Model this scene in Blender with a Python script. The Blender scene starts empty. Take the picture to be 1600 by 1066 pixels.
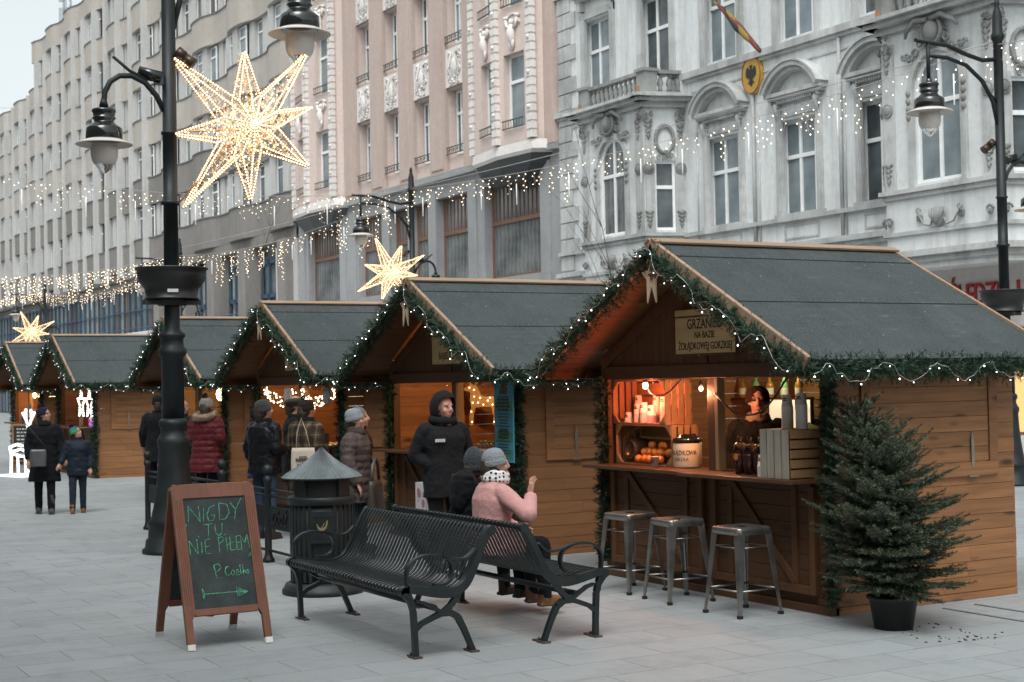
import bpy, math, random
from mathutils import Vector as V, Matrix, noise
R_ = math.radians
rnd = random.Random(7)
SC = bpy.context.scene
COL = SC.collection
# ---------------------------------------------------------------- camera
def make_camera():
    yaw, pitch, roll = .5195, .02679, .01841
    f = V((-math.cos(yaw)*math.cos(pitch), math.sin(yaw)*math.cos(pitch), math.sin(pitch)))
    r = f.cross(V((0, 0, 1))).normalized(); u = r.cross(f)
    r2 = r*math.cos(roll)-u*math.sin(roll); u2 = u*math.cos(roll)+r*math.sin(roll)
    cd = bpy.data.cameras.new('camera'); co = bpy.data.objects.new('camera', cd); COL.objects.link(co)
    m = Matrix((r2, u2, -f)).transposed().to_4x4(); m.translation = V((0, 0, 1.75)); co.matrix_world = m
    cd.sensor_width = 36; cd.lens = 52.46; cd.clip_start = .05; cd.clip_end = 2000
    cd.dof.use_dof = True; cd.dof.focus_distance = 11.5; cd.dof.aperture_fstop = 5.0
    SC.camera = co
make_camera()
# ---------------------------------------------------------------- world, sun, exposure
SUN_EL, SUN_AZ = R_(60), (.78, -.62)      # azimuth: towards the open end of the street, behind the camera
wd = bpy.data.worlds.new('World'); SC.world = wd; wd.use_nodes = True
nt = wd.node_tree; bg = nt.nodes['Background']
sky = nt.nodes.new('ShaderNodeTexSky'); sky.sky_type = 'NISHITA'; sky.sun_disc = False
sky.sun_elevation = SUN_EL; sky.sun_rotation = math.atan2(SUN_AZ[0], SUN_AZ[1]); sky.dust_density = 4; sky.air_density = 1.0; sky.ozone_density = 1
hs = nt.nodes.new('ShaderNodeHueSaturation'); hs.inputs['Saturation'].default_value = .14; hs.inputs['Value'].default_value = 1.8
nt.links.new(sky.outputs[0], hs.inputs['Color']); tn = nt.nodes.new('ShaderNodeMix'); tn.data_type = 'RGBA'; tn.blend_type = 'MULTIPLY'; tn.inputs[0].default_value = 1; tn.inputs[7].default_value = (.95, 1, .99, 1)
nt.links.new(hs.outputs[0], tn.inputs[6]); nt.links.new(tn.outputs[2], bg.inputs['Color'])
bg.inputs['Strength'].default_value = .145
sl = bpy.data.lights.new('sun', 'SUN'); sl.energy = 1.35; sl.angle = R_(30); sl.color = (1, .985, .96)
so = bpy.data.objects.new('sun', sl); COL.objects.link(so)
d = V((SUN_AZ[0]*math.cos(SUN_EL), SUN_AZ[1]*math.cos(SUN_EL), math.sin(SUN_EL)))
so.rotation_euler = d.to_track_quat('Z', 'Y').to_euler()
vs = SC.view_settings; vs.view_transform = 'Standard'; vs.look = 'None'; vs.gamma = 1; vs.exposure = -0.1
SC.cycles.max_bounces = 6; SC.cycles.diffuse_bounces = 3; SC.cycles.transparent_max_bounces = 12
SC.cycles.use_denoising = True; SC.cycles.sample_clamp_indirect = 6
# ---------------------------------------------------------------- mesh builder
class MB:
    def __init__(s): s.v = []; s.f = []; s.mi = []; s.sm = []; s.M = Matrix()
    def add(s, vs, fs, m=0, smooth=False):
        n = len(s.v); M = s.M
        s.v += [M @ V(p) for p in vs]
        s.f += [tuple(i+n for i in f) for f in fs]; s.mi += [m]*len(fs); s.sm += [smooth]*len(fs)
    def box(s, x0, x1, y0, y1, z0, z1, m=0):
        s.add([(x0,y0,z0),(x1,y0,z0),(x1,y1,z0),(x0,y1,z0),(x0,y0,z1),(x1,y0,z1),(x1,y1,z1),(x0,y1,z1)],
              [(0,3,2,1),(4,5,6,7),(0,1,5,4),(1,2,6,5),(2,3,7,6),(3,0,4,7)], m)
    def obox(s, c, size, rot=None, m=0):
        old = s.M; s.M = old @ Matrix.Translation(c) @ (rot.to_4x4() if rot else Matrix())
        a, b, e = size[0]/2, size[1]/2, size[2]/2; s.box(-a, a, -b, b, -e, e, m); s.M = old
    def beam(s, p, q, w, h, m=0, up=(0, 0, 1)):
        p, q = V(p), V(q); z = q-p; l = z.length; z = z/l; up = V(up)
        x = up.cross(z)
        if x.length < 1e-4: x = V((1, 0, 0)).cross(z)
        x.normalize(); y = z.cross(x)
        old = s.M; M = Matrix((x, y, z)).transposed().to_4x4(); M.translation = p; s.M = old @ M
        s.box(-w/2, w/2, -h/2, h/2, 0, l, m); s.M = old
    def tube(s, pts, r, n=8, m=0, caps=True, closed=False, smooth=True, sx=1, sy=1):
        pts = [V(p) for p in pts]; N = len(pts)
        rr = r if isinstance(r, (list, tuple)) else [r]*N
        t0 = None; rings = []; x = None
        for i, p in enumerate(pts):
            if closed: t = pts[(i+1) % N]-pts[i-1]
            else: t = pts[min(i+1, N-1)]-pts[max(i-1, 0)]
            if t.length < 1e-9: t = V((0, 0, 1))
            t.normalize()
            if x is None:
                a = V((0, 0, 1)) if abs(t.z) < .9 else V((1, 0, 0))
                x = t.cross(a).normalized()
            else:
                x = x - t*x.dot(t)
                if x.length < 1e-6: x = t.orthogonal()
                x.normalize()
            y = t.cross(x)
            rings.append([p+(x*math.cos(k*math.tau/n)*sx+y*math.sin(k*math.tau/n)*sy)*rr[i] for k in range(n)])
        vs = [v for q in rings for v in q]; fs = []
        for i in range(N if closed else N-1):
            j = (i+1) % N
            for k in range(n):
                fs.append((i*n+k, i*n+(k+1) % n, j*n+(k+1) % n, j*n+k))
        s.add(vs, fs, m, smooth)
        if caps and not closed:
            b = len(s.v)-len(vs)
            s.f += [tuple(b+k for k in range(n-1, -1, -1)), tuple(b+(N-1)*n+k for k in range(n))]; s.mi += [m, m]; s.sm += [False, False]
    def cyl(s, p, q, r, r2=None, n=12, m=0, smooth=True): s.tube([p, q], [r, r if r2 is None else r2], n, m, smooth=smooth)
    def lathe(s, prof, n=24, c=(0, 0, 0), m=0, smooth=True, cap=True):
        c = V(c); vs = []; fs = []
        for r, z in prof:
            for k in range(n):
                a = k*math.tau/n; vs.append(c+V((r*math.cos(a), r*math.sin(a), z)))
        N = len(prof)
        for i in range(N-1):
            for k in range(n): fs.append((i*n+k, i*n+(k+1) % n, (i+1)*n+(k+1) % n, (i+1)*n+k))
        s.add(vs, fs, m, smooth)
        if cap:
            b = len(s.v)-len(vs)
            s.f += [tuple(b+k for k in range(n-1, -1, -1)), tuple(b+(N-1)*n+k for k in range(n))]; s.mi += [m, m]; s.sm += [False, False]
    def prism(s, poly, w0, w1, ax='y', m=0, smooth=False):
        n = len(poly)
        def P(u, v, w): return {'y': (u, w, v), 'x': (w, u, v), 'z': (u, v, w)}[ax]
        vs = [P(u, v, w0) for u, v in poly]+[P(u, v, w1) for u, v in poly]
        s.add(vs, [tuple(range(n-1, -1, -1)), tuple(range(n, 2*n))], m)
        b = len(s.v)-2*n
        for k in range(n): s.f.append((b+k, b+(k+1) % n, b+n+(k+1) % n, b+n+k)); s.mi.append(m); s.sm.append(smooth)
    def sphere(s, c, r, n=10, m=0, k=None):
        r = (r, r, r) if isinstance(r, (int, float)) else r; k = k or max(4, n//2+1); c = V(c); vs = []; fs = []
        for i in range(k+1):
            a = math.pi*i/k
            for j in range(n):
                b = math.tau*j/n; vs.append(c+V((r[0]*math.sin(a)*math.cos(b), r[1]*math.sin(a)*math.sin(b), r[2]*math.cos(a))))
        for i in range(k):
            for j in range(n):
                q = (i*n+j, (i+1)*n+j, (i+1)*n+(j+1) % n, i*n+(j+1) % n)
                if i == 0: q = (q[0], q[1], q[2])
                elif i == k-1: q = (q[0], q[1], q[3])
                fs.append(q)
        s.add(vs, fs, m, True)
    def octa(s, c, r, m=0):
        c = V(c); s.add([c+V(p)*r for p in ((1,0,0),(-1,0,0),(0,1,0),(0,-1,0),(0,0,1),(0,0,-1))],
              [(0,2,4),(2,1,4),(1,3,4),(3,0,4),(2,0,5),(1,2,5),(3,1,5),(0,3,5)], m, True)
    def quad(s, a, b, c, d, m=0): s.add([a, b, c, d], [(0, 1, 2, 3)], m)
    def loft(s, rings, m=0, smooth=True):
        n = len(rings[0]); vs = [p for r in rings for p in r]; fs = []
        for i in range(len(rings)-1):
            for k in range(n): fs.append((i*n+k, i*n+(k+1) % n, (i+1)*n+(k+1) % n, (i+1)*n+k))
        s.add(vs, fs, m, smooth); b = len(s.v)-len(vs)
        s.f += [tuple(b+k for k in range(n-1, -1, -1)), tuple(b+(len(rings)-1)*n+k for k in range(n))]; s.mi += [m, m]; s.sm += [smooth, smooth]
    def mesh(s, name, mats, off=None):
        me = bpy.data.meshes.new(name)
        vs = [tuple(v-off) if off is not None else tuple(v) for v in s.v]
        me.from_pydata(vs, [], s.f)
        for m in (mats if isinstance(mats, (list, tuple)) else [mats]): me.materials.append(m)
        me.polygons.foreach_set('material_index', s.mi); me.polygons.foreach_set('use_smooth', s.sm)
        me.update(); return me
    def build(s, name, mats, parent=None, world=False, bevel=0, recalc=True):
        off = parent.location if (world and parent is not None) else None
        if world and parent is not None and parent.parent is not None: off = parent.parent.location
        me = s.mesh(name, mats, off)
        return link(name, me, parent, bevel)
def link(name, me, parent=None, bevel=0):
    o = bpy.data.objects.new(name, me); COL.objects.link(o)
    if parent is not None: o.parent = parent
    if bevel:
        b = o.modifiers.new('bevel', 'BEVEL'); b.width = bevel; b.segments = 2; b.limit_method = 'ANGLE'; b.angle_limit = R_(40)
    return o
def tag(o, label=None, cat=None, group=None, kind=None):
    if label: o['label'] = label
    if cat: o['category'] = cat
    if group: o['group'] = group
    if kind: o['kind'] = kind
    return o
def thing(name, label, cat, loc=(0, 0, 0), rz=0, group=None):
    o = bpy.data.objects.new(name, None); COL.objects.link(o); o.location = loc; o.rotation_euler = (0, 0, rz); o.empty_display_size = .1
    return tag(o, label, cat, group)
KIDS = {}
def copy_tree(o, parent=None):
    c = o.copy(); COL.objects.link(c)
    if parent is not None: c.parent = parent
    for ch in list(o.children): copy_tree(ch, c)
    return c
def dup(o, loc, rz=0, label=None):
    c = copy_tree(o); c.location = loc; c.rotation_euler = (0, 0, rz)
    if label: c['label'] = label
    return c
def text(name, s, size, mat, parent=None, loc=(0, 0, 0), rot=(0, 0, 0), ext=.002, align='CENTER', sx=1, shear=0, off=0):
    cu = bpy.data.curves.new(name, 'FONT'); cu.body = s; cu.size = size; cu.extrude = ext; cu.align_x = align; cu.align_y = 'CENTER'; cu.shear = shear; cu.offset = off
    t = bpy.data.objects.new(name+'_tmp', cu); COL.objects.link(t)
    dg = bpy.context.evaluated_depsgraph_get(); me = bpy.data.meshes.new_from_object(t.evaluated_get(dg)); bpy.data.objects.remove(t); bpy.data.curves.remove(cu)
    me.materials.clear(); me.materials.append(mat)
    o = link(name, me, parent); o.location = loc; o.rotation_euler = rot; o.scale = (sx, 1, 1)
    return o
# ---------------------------------------------------------------- materials
class NT:
    def __init__(s, name):
        s.mat = bpy.data.materials.new(name); s.mat.use_nodes = True; s.t = s.mat.node_tree; s.b = s.t.nodes['Principled BSDF']
        s.tc = s.n('ShaderNodeTexCoord')
    def n(s, t, **kw):
        x = s.t.nodes.new(t)
        for k, v in kw.items():
            if k.startswith('i_'): x.inputs[k[2:].replace('_', ' ')].default_value = v
            else: setattr(x, k, v)
        return x
    def l(s, a, b): s.t.links.new(a, b)
    def co(s, scale=(1, 1, 1), rot=(0, 0, 0), src='Object'):
        mp = s.n('ShaderNodeMapping'); mp.inputs['Scale'].default_value = scale; mp.inputs['Rotation'].default_value = rot
        s.l(s.tc.outputs[src], mp.inputs[0]); return mp.outputs[0]
    def noise(s, co, scale=5, detail=4, rough=.6):
        x = s.n('ShaderNodeTexNoise'); x.inputs['Scale'].default_value = scale; x.inputs['Detail'].default_value = detail; x.inputs['Roughness'].default_value = rough
        s.l(co, x.inputs['Vector']); return x.outputs['Fac']
    def ramp(s, fac, stops):
        x = s.n('ShaderNodeValToRGB'); e = x.color_ramp.elements
        while len(e) < len(stops): e.new(.5)
        for k, (p, c) in enumerate(stops): e[k].position = p; e[k].color = (c, c, c, 1) if isinstance(c, (int, float)) else (*c, 1)
        s.l(fac, x.inputs[0]); return x.outputs[0]
    def mix(s, fac, a, b, mode='MIX'):
        x = s.n('ShaderNodeMix', data_type='RGBA', blend_type=mode)
        for k, v in ((0, fac), (6, a), (7, b)):
            if isinstance(v, (int, float)): x.inputs[k].default_value = v
            elif isinstance(v, (tuple, list)): x.inputs[k].default_value = (*v[:3], 1)
            else: s.l(v, x.inputs[k])
        return x.outputs[2]
    def math(s, op, a, b=0.0, c=0.0):
        x = s.n('ShaderNodeMath', operation=op)
        for k, v in enumerate((a, b, c)):
            if isinstance(v, (int, float)): x.inputs[k].default_value = v
            else: s.l(v, x.inputs[k])
        return x.outputs[0]
    def xyz(s, co):
        x = s.n('ShaderNodeSeparateXYZ'); s.l(co, x.inputs[0]); return x.outputs
    def bump(s, h, strength=.3, dist=.01):
        x = s.n('ShaderNodeBump'); x.inputs['Strength'].default_value = strength; x.inputs['Distance'].default_value = dist
        s.l(h, x.inputs['Height']); s.l(x.outputs[0], s.b.inputs['Normal'])
    def set(s, col=None, rough=None, metal=None, spec=None):
        for k, v in (('Base Color', col), ('Roughness', rough), ('Metallic', metal), ('Specular IOR Level', spec)):
            if v is None: continue
            if isinstance(v, (tuple, list)): s.b.inputs[k].default_value = (*v[:3], 1)
            elif isinstance(v, (int, float)): s.b.inputs[k].default_value = v
            else: s.l(v, s.b.inputs[k])
def sc(c, k): return tuple(min(1, max(0, x*k)) for x in c)
def M(name, col, rough=.6, metal=0, var=.2, scale=6, bump=0, bscale=40, spec=.5, fine=.08):
    t = NT(name); c = t.co(); n1 = t.noise(c, scale, 5); n2 = t.noise(c, scale*9, 3)
    f = t.math('ADD', t.math('MULTIPLY', n1, .75), t.math('MULTIPLY', n2, .25))
    base = t.mix(t.ramp(f, [(.32, 0.), (.68, 1.)]), sc(col, 1-var), sc(col, 1+var))
    t.set(base, None, metal, spec)
    t.l(t.math('ADD', rough-.06, t.math('MULTIPLY', n1, .12)), t.b.inputs['Roughness'])
    if bump: t.bump(t.noise(c, bscale, 4), bump, .01)
    return t.mat
def EM(name, col, strength, base=(.8, .8, .8)):
    t = NT(name); t.set(base, .4); t.b.inputs['Emission Color'].default_value = (*col, 1); t.b.inputs['Emission Strength'].default_value = strength
    return t.mat
def wood(name, col, axis='x', rough=.62, dark=.5, isl=.35, knots=True, grain=1.0):
    t = NT(name); st = {'x': (1.2, 22, 22), 'y': (22, 1.2, 22), 'z': (22, 22, 1.2)}[axis]
    geo = t.n('ShaderNodeNewGeometry'); ri = geo.outputs['Random Per Island']
    add = t.n('ShaderNodeVectorMath', operation='ADD'); t.l(t.tc.outputs['Object'], add.inputs[0])
    cmb = t.n('ShaderNodeCombineXYZ')
    for k in range(3): t.l(t.math('MULTIPLY', ri, 37.0+k*11), cmb.inputs[k])
    t.l(cmb.outputs[0], add.inputs[1])
    mp = t.n('ShaderNodeMapping'); mp.inputs['Scale'].default_value = st; t.l(add.outputs[0], mp.inputs[0])
    g = t.noise(mp.outputs[0], 1.0, 5, .65); big = t.noise(add.outputs[0], 1.3, 3)
    c = t.mix(t.ramp(g, [(.3, 0.), (.75, 1.)]), sc(col, 1-dark*grain), sc(col, 1.12))
    c = t.mix(t.math('MULTIPLY', ri, isl), c, sc(col, .45)); c = t.mix(t.ramp(big, [(.42, 0.), (.8, .5)]), c, sc(col, .4))
    if knots:
        mk = t.n('ShaderNodeMapping'); mk.inputs['Scale'].default_value = {'x': (2.4, 7, 7), 'y': (7, 2.4, 7), 'z': (7, 7, 2.4)}[axis]; t.l(add.outputs[0], mk.inputs[0])
        vo = t.n('ShaderNodeTexVoronoi'); vo.inputs['Scale'].default_value = .8; t.l(mk.outputs[0], vo.inputs['Vector'])
        c = t.mix(t.ramp(vo.outputs['Distance'], [(.09, 1.), (.20, 0.)]), c, sc(col, .16))
    oi = t.n('ShaderNodeObjectInfo'); c = t.mix(t.math('MULTIPLY', oi.outputs['Random'], .45), c, sc(col, .62))
    t.set(c, rough, 0, .35); t.bump(g, .25, .004); return t.mat
def fabric(name, col, rough=.85, var=.25, scale=9, sheen=.1, bump=.45, bscale=17):
    t = NT(name); c = t.co(); n = t.noise(c, scale, 5)
    t.set(t.mix(n, sc(col, 1-var), sc(col, 1+var)), rough, 0, .15); t.b.inputs['Sheen Weight'].default_value = sheen*.3
    t.bump(t.noise(c, bscale, 5), bump, .03); return t.mat
def plaster(name, col, grime, streak=.5, rough=.85, bump=.25, cover=.5):
    t = NT(name); c = t.co(); n1 = t.noise(c, .45, 6, .65); st = t.noise(t.co((2.2, 2.2, .22)), 1.0, 5, .7); n3 = t.noise(c, 7, 4)
    a = t.mix(t.ramp(n3, [(.3, 0.), (.7, 1.)]), sc(col, .93), sc(col, 1.05))
    a = t.mix(t.ramp(n1, [(cover, 0.), (cover+.3, .75)]), a, grime); a = t.mix(t.ramp(st, [(.47, 0.), (.78, streak)]), a, sc(grime, .8))
    n5 = t.noise(c, 1.7, 5, .7); a = t.mix(t.ramp(n5, [(.54, 0.), (.66, .45*streak)]), a, sc(grime, 1.25))
    t.set(a, rough, 0, .25); t.bump(t.noise(c, 30, 5), bump, .012); return t.mat
def metal_paint(name, col, rough=.42, bump=.08):
    t = NT(name); c = t.co(); n = t.noise(c, 5, 5); n2 = t.noise(c, 60, 3)
    t.set(t.mix(t.ramp(n, [(.35, 0.), (.7, 1.)]), sc(col, .75), sc(col, 1.35)), None, 0, .35)
    t.l(t.math('ADD', rough-.1, t.math('MULTIPLY', n, .3)), t.b.inputs['Roughness']); t.bump(n2, bump, .004); return t.mat
# ================================================================ SETTING
def ground_mat():
    t = NT('granite_slabs'); s = t.xyz(t.tc.outputs['Object']); cb = t.n('ShaderNodeCombineXYZ')
    t.l(t.math('SUBTRACT', s[1], 5.20-72), cb.inputs[0]); t.l(t.math('ADD', s[0], 7.42+400), cb.inputs[1])
    br = t.n('ShaderNodeTexBrick'); br.offset = .5; br.inputs['Scale'].default_value = 1; br.inputs['Brick Width'].default_value = .72; br.inputs['Row Height'].default_value = .40
    br.inputs['Mortar Size'].default_value = .005; br.inputs['Mortar Smooth'].default_value = .3; br.inputs['Bias'].default_value = 0
    br.inputs['Color1'].default_value = (0, 0, 0, 1); br.inputs['Color2'].default_value = (1, 1, 1, 1); br.inputs['Mortar'].default_value = (.5, .5, .5, 1)
    t.l(cb.outputs[0], br.inputs['Vector'])
    c = t.co(); n1 = t.noise(c, .35, 6, .65); n2 = t.noise(c, 2.2, 5, .7); n3 = t.noise(c, 90, 3)
    base = t.mix(br.outputs['Color'], (.255, .272, .28), (.315, .334, .342))
    base = t.mix(t.ramp(n1, [(.35, .0), (.72, .55)]), base, (.19, .205, .21)); base = t.mix(t.ramp(n2, [(.50, 0.), (.74, .7)]), base, (.15, .155, .155))
    base = t.mix(t.ramp(n3, [(.38, 0.), (.68, .55)]), base, (.33, .35, .36)); vo = t.n('ShaderNodeTexVoronoi'); vo.inputs['Scale'].default_value = 260; t.l(c, vo.inputs['Vector'])
    base = t.mix(t.ramp(vo.outputs['Distance'], [(.10, .35), (.3, 0.)]), base, (.12, .12, .125))
    vs_ = t.n('ShaderNodeTexVoronoi'); vs_.inputs['Scale'].default_value = 2.1; t.l(c, vs_.inputs['Vector'])
    base = t.mix(t.ramp(vs_.outputs['Distance'], [(.025, .55), (.05, 0.)]), base, (.12, .115, .11))
    mort = t.math('MULTIPLY', br.outputs['Fac'], t.ramp(t.noise(c, 3.1, 3), [(.35, .4), (.6, .85)]))
    base = t.mix(mort, base, (.10, .095, .09))
    t.set(base, None, 0, .35); t.l(t.math('ADD', .50, t.math('MULTIPLY', n2, .25)), t.b.inputs['Roughness'])
    t.bump(t.math('SUBTRACT', t.math('MULTIPLY', n3, .25), br.outputs['Fac']), .35, .004); return t.mat
gm = MB(); gm.quad((-500, -120, 0), (160, -120, 0), (160, 400, 0), (-500, 400, 0))
tag(gm.build('ground', ground_mat()), kind='structure')
m_iron = M('cast_iron_dark', (.035, .037, .04), .55, .4, .3, 12, .2)
m_stone_dark = M('dark_stone', (.16, .165, .17), .7, 0, .25, 5, .2)
dm = MB()
for yy in (8.27, 8.6): dm.box(-8.1, 12, yy, yy+.03, .0, .006)
tag(dm.build('drainage_channel', [M('channel_steel', (.16, .165, .17), .6, .3), m_stone_dark]), kind='structure')
m_soil = M('spilled_soil', (.035, .026, .02), .95, 0, .5, 40, .4)
sm_ = MB()
for k in range(60):
    a = rnd.uniform(0, math.tau); rr = abs(rnd.gauss(0, .17))+.17; x, y = -7.35+rr*math.cos(a)*1.05, 7.5+rr*math.sin(a)*.75
    s_ = rnd.uniform(.002, .009); sm_.sphere((x, y, s_*.3), (s_*rnd.uniform(.8, 2), s_*rnd.uniform(.8, 2), s_*.6), 5, 0, 3)
tag(sm_.build('spilled_soil', m_soil), 'scatter of dark potting soil on the paving round the potted fir', 'soil', kind='stuff')
# ================================================================ BUILDINGS
m_wframe = M('white_window_frame', (.82, .83, .83), .45, 0, .08, 4)
m_copper = M('brown_window_frame', (.20, .105, .07), .5, 0, .2, 6)
m_blue = M('blue_steel_frame', (.05, .10, .15), .5, .1, .2, 6)
def pane_mat(name, c1, c2, pleat=0.0, rough=.07, spec=.5):
    t = NT(name); c = t.co(); n = t.noise(c, .9, 3); f = t.ramp(n, [(.35, 0.), (.65, 1.)])
    if pleat:
        wv = t.n('ShaderNodeTexWave', wave_type='BANDS', bands_direction='X'); wv.inputs['Scale'].default_value = 1.3; wv.inputs['Distortion'].default_value = 4; t.l(c, wv.inputs['Vector'])
        f = t.mix(pleat, f, wv.outputs['Fac'])
    t.set(t.mix(f, c1, c2), rough, 0, spec); t.bump(t.noise(c, 1.5, 2), .06, .02); return t.mat
m_pane = [pane_mat('window_glass_dark', (.045, .055, .06), (.13, .15, .16)), pane_mat('window_glass_painted_sky', (.15, .185, .20), (.27, .31, .33)),  # pane base colours lightened to imitate mirrored sky
          pane_mat('window_glass_with_curtain', (.07, .078, .08), (.24, .25, .25), .3), pane_mat('window_glass_brown', (.035, .03, .027), (.075, .065, .06))]
WC = {}
def win(parent, x, y, z, w, h, fm, pm, mull=(.5,), trans=(.66,), fw=.07, rz=0, ribs=0, arch=False, lab=None, pw=1.0):
    key = (round(w, 2), round(h, 2), fm.name, mull, trans, fw, ribs, arch)
    if key not in WC:
        f = MB(); p = MB(); e = .06
        if arch:
            r = w/2; n = 14; hh = h-r
            f.box(0, fw, 0, e, 0, hh); f.box(w-fw, w, 0, e, 0, hh); f.box(fw, w-fw, .001, e-.001, 0, fw)
            for k in range(n):
                a, b = math.pi*k/n, math.pi*(k+1)/n
                q = [(r-math.cos(a)*r, hh+math.sin(a)*r), (r-math.cos(b)*r, hh+math.sin(b)*r), (r-math.cos(b)*(r-fw), hh+math.sin(b)*(r-fw)), (r-math.cos(a)*(r-fw), hh+math.sin(a)*(r-fw))]
                f.prism(q, 0, e, 'y')
            poly = [(fw*.5, fw*.5), (w-fw*.5, fw*.5)]+[(r+math.cos(math.pi*k/n)*(r-fw*.5), hh+math.sin(math.pi*k/n)*(r-fw*.5)) for k in range(n+1)]
            p.add([(a, .035, b) for a, b in poly], [tuple(range(len(poly)))])
        else:
            f.box(0, fw, 0, e, 0, h); f.box(w-fw, w, 0, e, 0, h); f.box(fw, w-fw, .001, e-.001, 0, fw); f.box(fw, w-fw, .001, e-.001, h-fw, h)
            p.quad((fw*.5, .035, fw*.5), (w-fw*.5, .035, fw*.5), (w-fw*.5, .035, h-fw*.5), (fw*.5, .035, h-fw*.5))
        for t in trans: f.box(fw, w-fw, -.012, e-.003, h*t-fw*.65, h*t+fw*.65)
        for q in mull: f.box(w*q-fw*.55, w*q+fw*.55, -.006, e-.005, fw, h-fw*.6)
        for k in range(ribs):
            xx = fw+(w-2*fw)*(k+.5)/ribs; f.box(xx-.02, xx+.02, .004, e-.006, h*trans[0], h-fw)
        WC[key] = (f.mesh('window', fm), {}, p)
    fme, pd, p = WC[key]
    if pm.name not in pd: pd[pm.name] = p.mesh('pane', pm)
    o = link('window', fme, parent); o.location = (x, y, z); o.rotation_euler = (0, 0, rz)
    link('pane', pd[pm.name], o)
    if lab: o['label'] = lab
    return o
def wall_holes(mb, x0, x1, z0, z1, holes, depth=.25, m=0, mr=None):
    xs = sorted({x0, x1, *[h[0] for h in holes], *[h[1] for h in holes]}); zs = sorted({z0, z1, *[h[2] for h in holes], *[h[3] for h in holes]})
    xs = [x for x in xs if x0 <= x <= x1]; zs = [z for z in zs if z0 <= z <= z1]
    for a, b in zip(xs, xs[1:]):
        for c, e in zip(zs, zs[1:]):
            X, Z = (a+b)/2, (c+e)/2
            if any(h[0] < X < h[1] and h[2] < Z < h[3] for h in holes): continue
            mb.quad((a, 0, c), (b, 0, c), (b, 0, e), (a, 0, e), m)
    mr = m if mr is None else mr
    for h in holes:
        a, b, c, e = h[:4]; D = h[4] if len(h) > 4 else depth
        mb.quad((a, 0, c), (a, 0, e), (a, D, e), (a, D, c), mr); mb.quad((b, 0, c), (b, D, c), (b, D, e), (b, 0, e), mr)
        mb.quad((a, 0, e), (b, 0, e), (b, D, e), (a, D, e), mr); mb.quad((a, 0, c), (a, D, c), (b, D, c), (b, 0, c), mr)
        mb.quad((a, D+.06, c), (b, D+.06, c), (b, D+.06, e), (a, D+.06, e), mr)
def frame_at(A, B):
    A = V((A[0], A[1], 0)); B = V((B[0], B[1], 0)); x = (B-A).normalized(); y = V((0, 0, 1)).cross(x)
    M_ = Matrix((x, y, V((0, 0, 1)))).transposed().to_4x4(); M_.translation = A
    return M_, (B-A).length, math.atan2(x.y, x.x)
def curl(mb, c, r, turns=1.3, d=1, a0=0, th=.03, m=0, y=0):
    pts = []
    for k in range(15):
        t = k/14; a = a0+d*turns*math.tau*t; q = r*(1-t*.85)
        pts.append((c[0]+math.cos(a)*q, c[1]+y-.02*t, c[2]+math.sin(a)*q))
    mb.tube(pts, [th*(1-.5*k/14) for k in range(15)], 5, m)
def leaf_drop(mb, c, h, w, m=0, n=4):
    for k in range(n):
        z = c[2]-h*k/n; s = w*(1-.18*k)
        mb.sphere((c[0], c[1], z), (s*.5, .05, h/n*.7), 6, m, 4)
        mb.sphere((c[0]-s*.5, c[1]+.01, z+.03), (s*.32, .04, h/n*.4), 6, m, 4); mb.sphere((c[0]+s*.5, c[1]+.01, z+.03), (s*.32, .04, h/n*.4), 6, m, 4)
# ---------------------------------------------------------------- grey tenement
m_gwall = plaster('weathered_grey_stucco', (.68, .70, .70), (.38, .395, .39), .75, cover=.53)
m_gtrim = plaster('weathered_grey_trim', (.55, .557, .55), (.23, .235, .225), .8, cover=.42)
m_gorn = plaster('sooty_ornament', (.32, .325, .315), (.11, .11, .10), .8, cover=.40)
m_brick = M('exposed_brick', (.34, .17, .09), .85, 0, .3, 9, .3)
m_white_pl = plaster('white_shop_plaster', (.60, .57, .56), (.48, .45, .44), .2, cover=.6)
m_darkint = M('dark_interior', (.02, .02, .02), .9)
GX = -27
G = thing('tenement_house', 'weathered grey stucco tenement with two carved oriel bays and a balustraded balcony', 'building', (GX, 23, 0))
def gmb(): b = MB(); b.M = Matrix.Translation((-GX, 0, 0)); return b
w1 = [(-29.97, -28.84), (-27.13, -26.03), (-24.45, -23.35), (-17.9, -16.8), (-15.2, -14.1)]
w2 = [(-35.55, -34.45), (-32.75, -31.65), (-29.95, -28.85), (-27.13, -26.03), (-24.4, -23.3), (-21.9, -20.8), (-17.9, -16.8), (-15.2, -14.1)]
holes = [(a-.22, b, 5.5, 7.75) for a, b in w1]+[(a-.22, b, 9.66, 11.95) for a, b in w2]+[(a-.22, b, 13.7, 15.7) for a, b in w2]
gf = [(-35.6, -33.2, .5, 3.4), (-32.4, -30.2, .0, 3.3), (-29.4, -27.2, .5, 3.4)]
holes += [(a, b, c, e, .3) for a, b, c, e in gf]+[(-22.2, -20.0, .5, 2.62, .3), (-19.2, -17.2, .5, 2.62, .3)]
wb = gmb(); wall_holes(wb, -37.15, -9, 0, 16.6, holes, .24)
wb.box(-37.15, -9, .35, 12, .0, 16.6); G_wall = wb.build('wall', m_gwall, G)
for k, (a, b, c, e) in enumerate([h[:4] for h in holes]):
    shop = c < 3
    if shop and a > -23: pm = None
    pm = m_pane[(k*7+k//3) % 4 if not shop else 0]
    if 5 < c < 6: pm = m_pane[(1, 1, 0, 1, 2)[k]]
    if 9 < c < 10: pm = m_pane[(1, 0, 1, 1, 2, 1, 0, 1)[k-5]]
    if not (shop and a > -23): win(G, a-GX, .19, c, b-a-(0 if shop else .20), e-c, m_wframe if not shop else m_copper, pm, (.5,), (.62,) if not shop else (.75,))
m_shoplit = EM('warm_shop_window', (1, .55, .22), 1.1, (.5, .3, .1))
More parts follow.
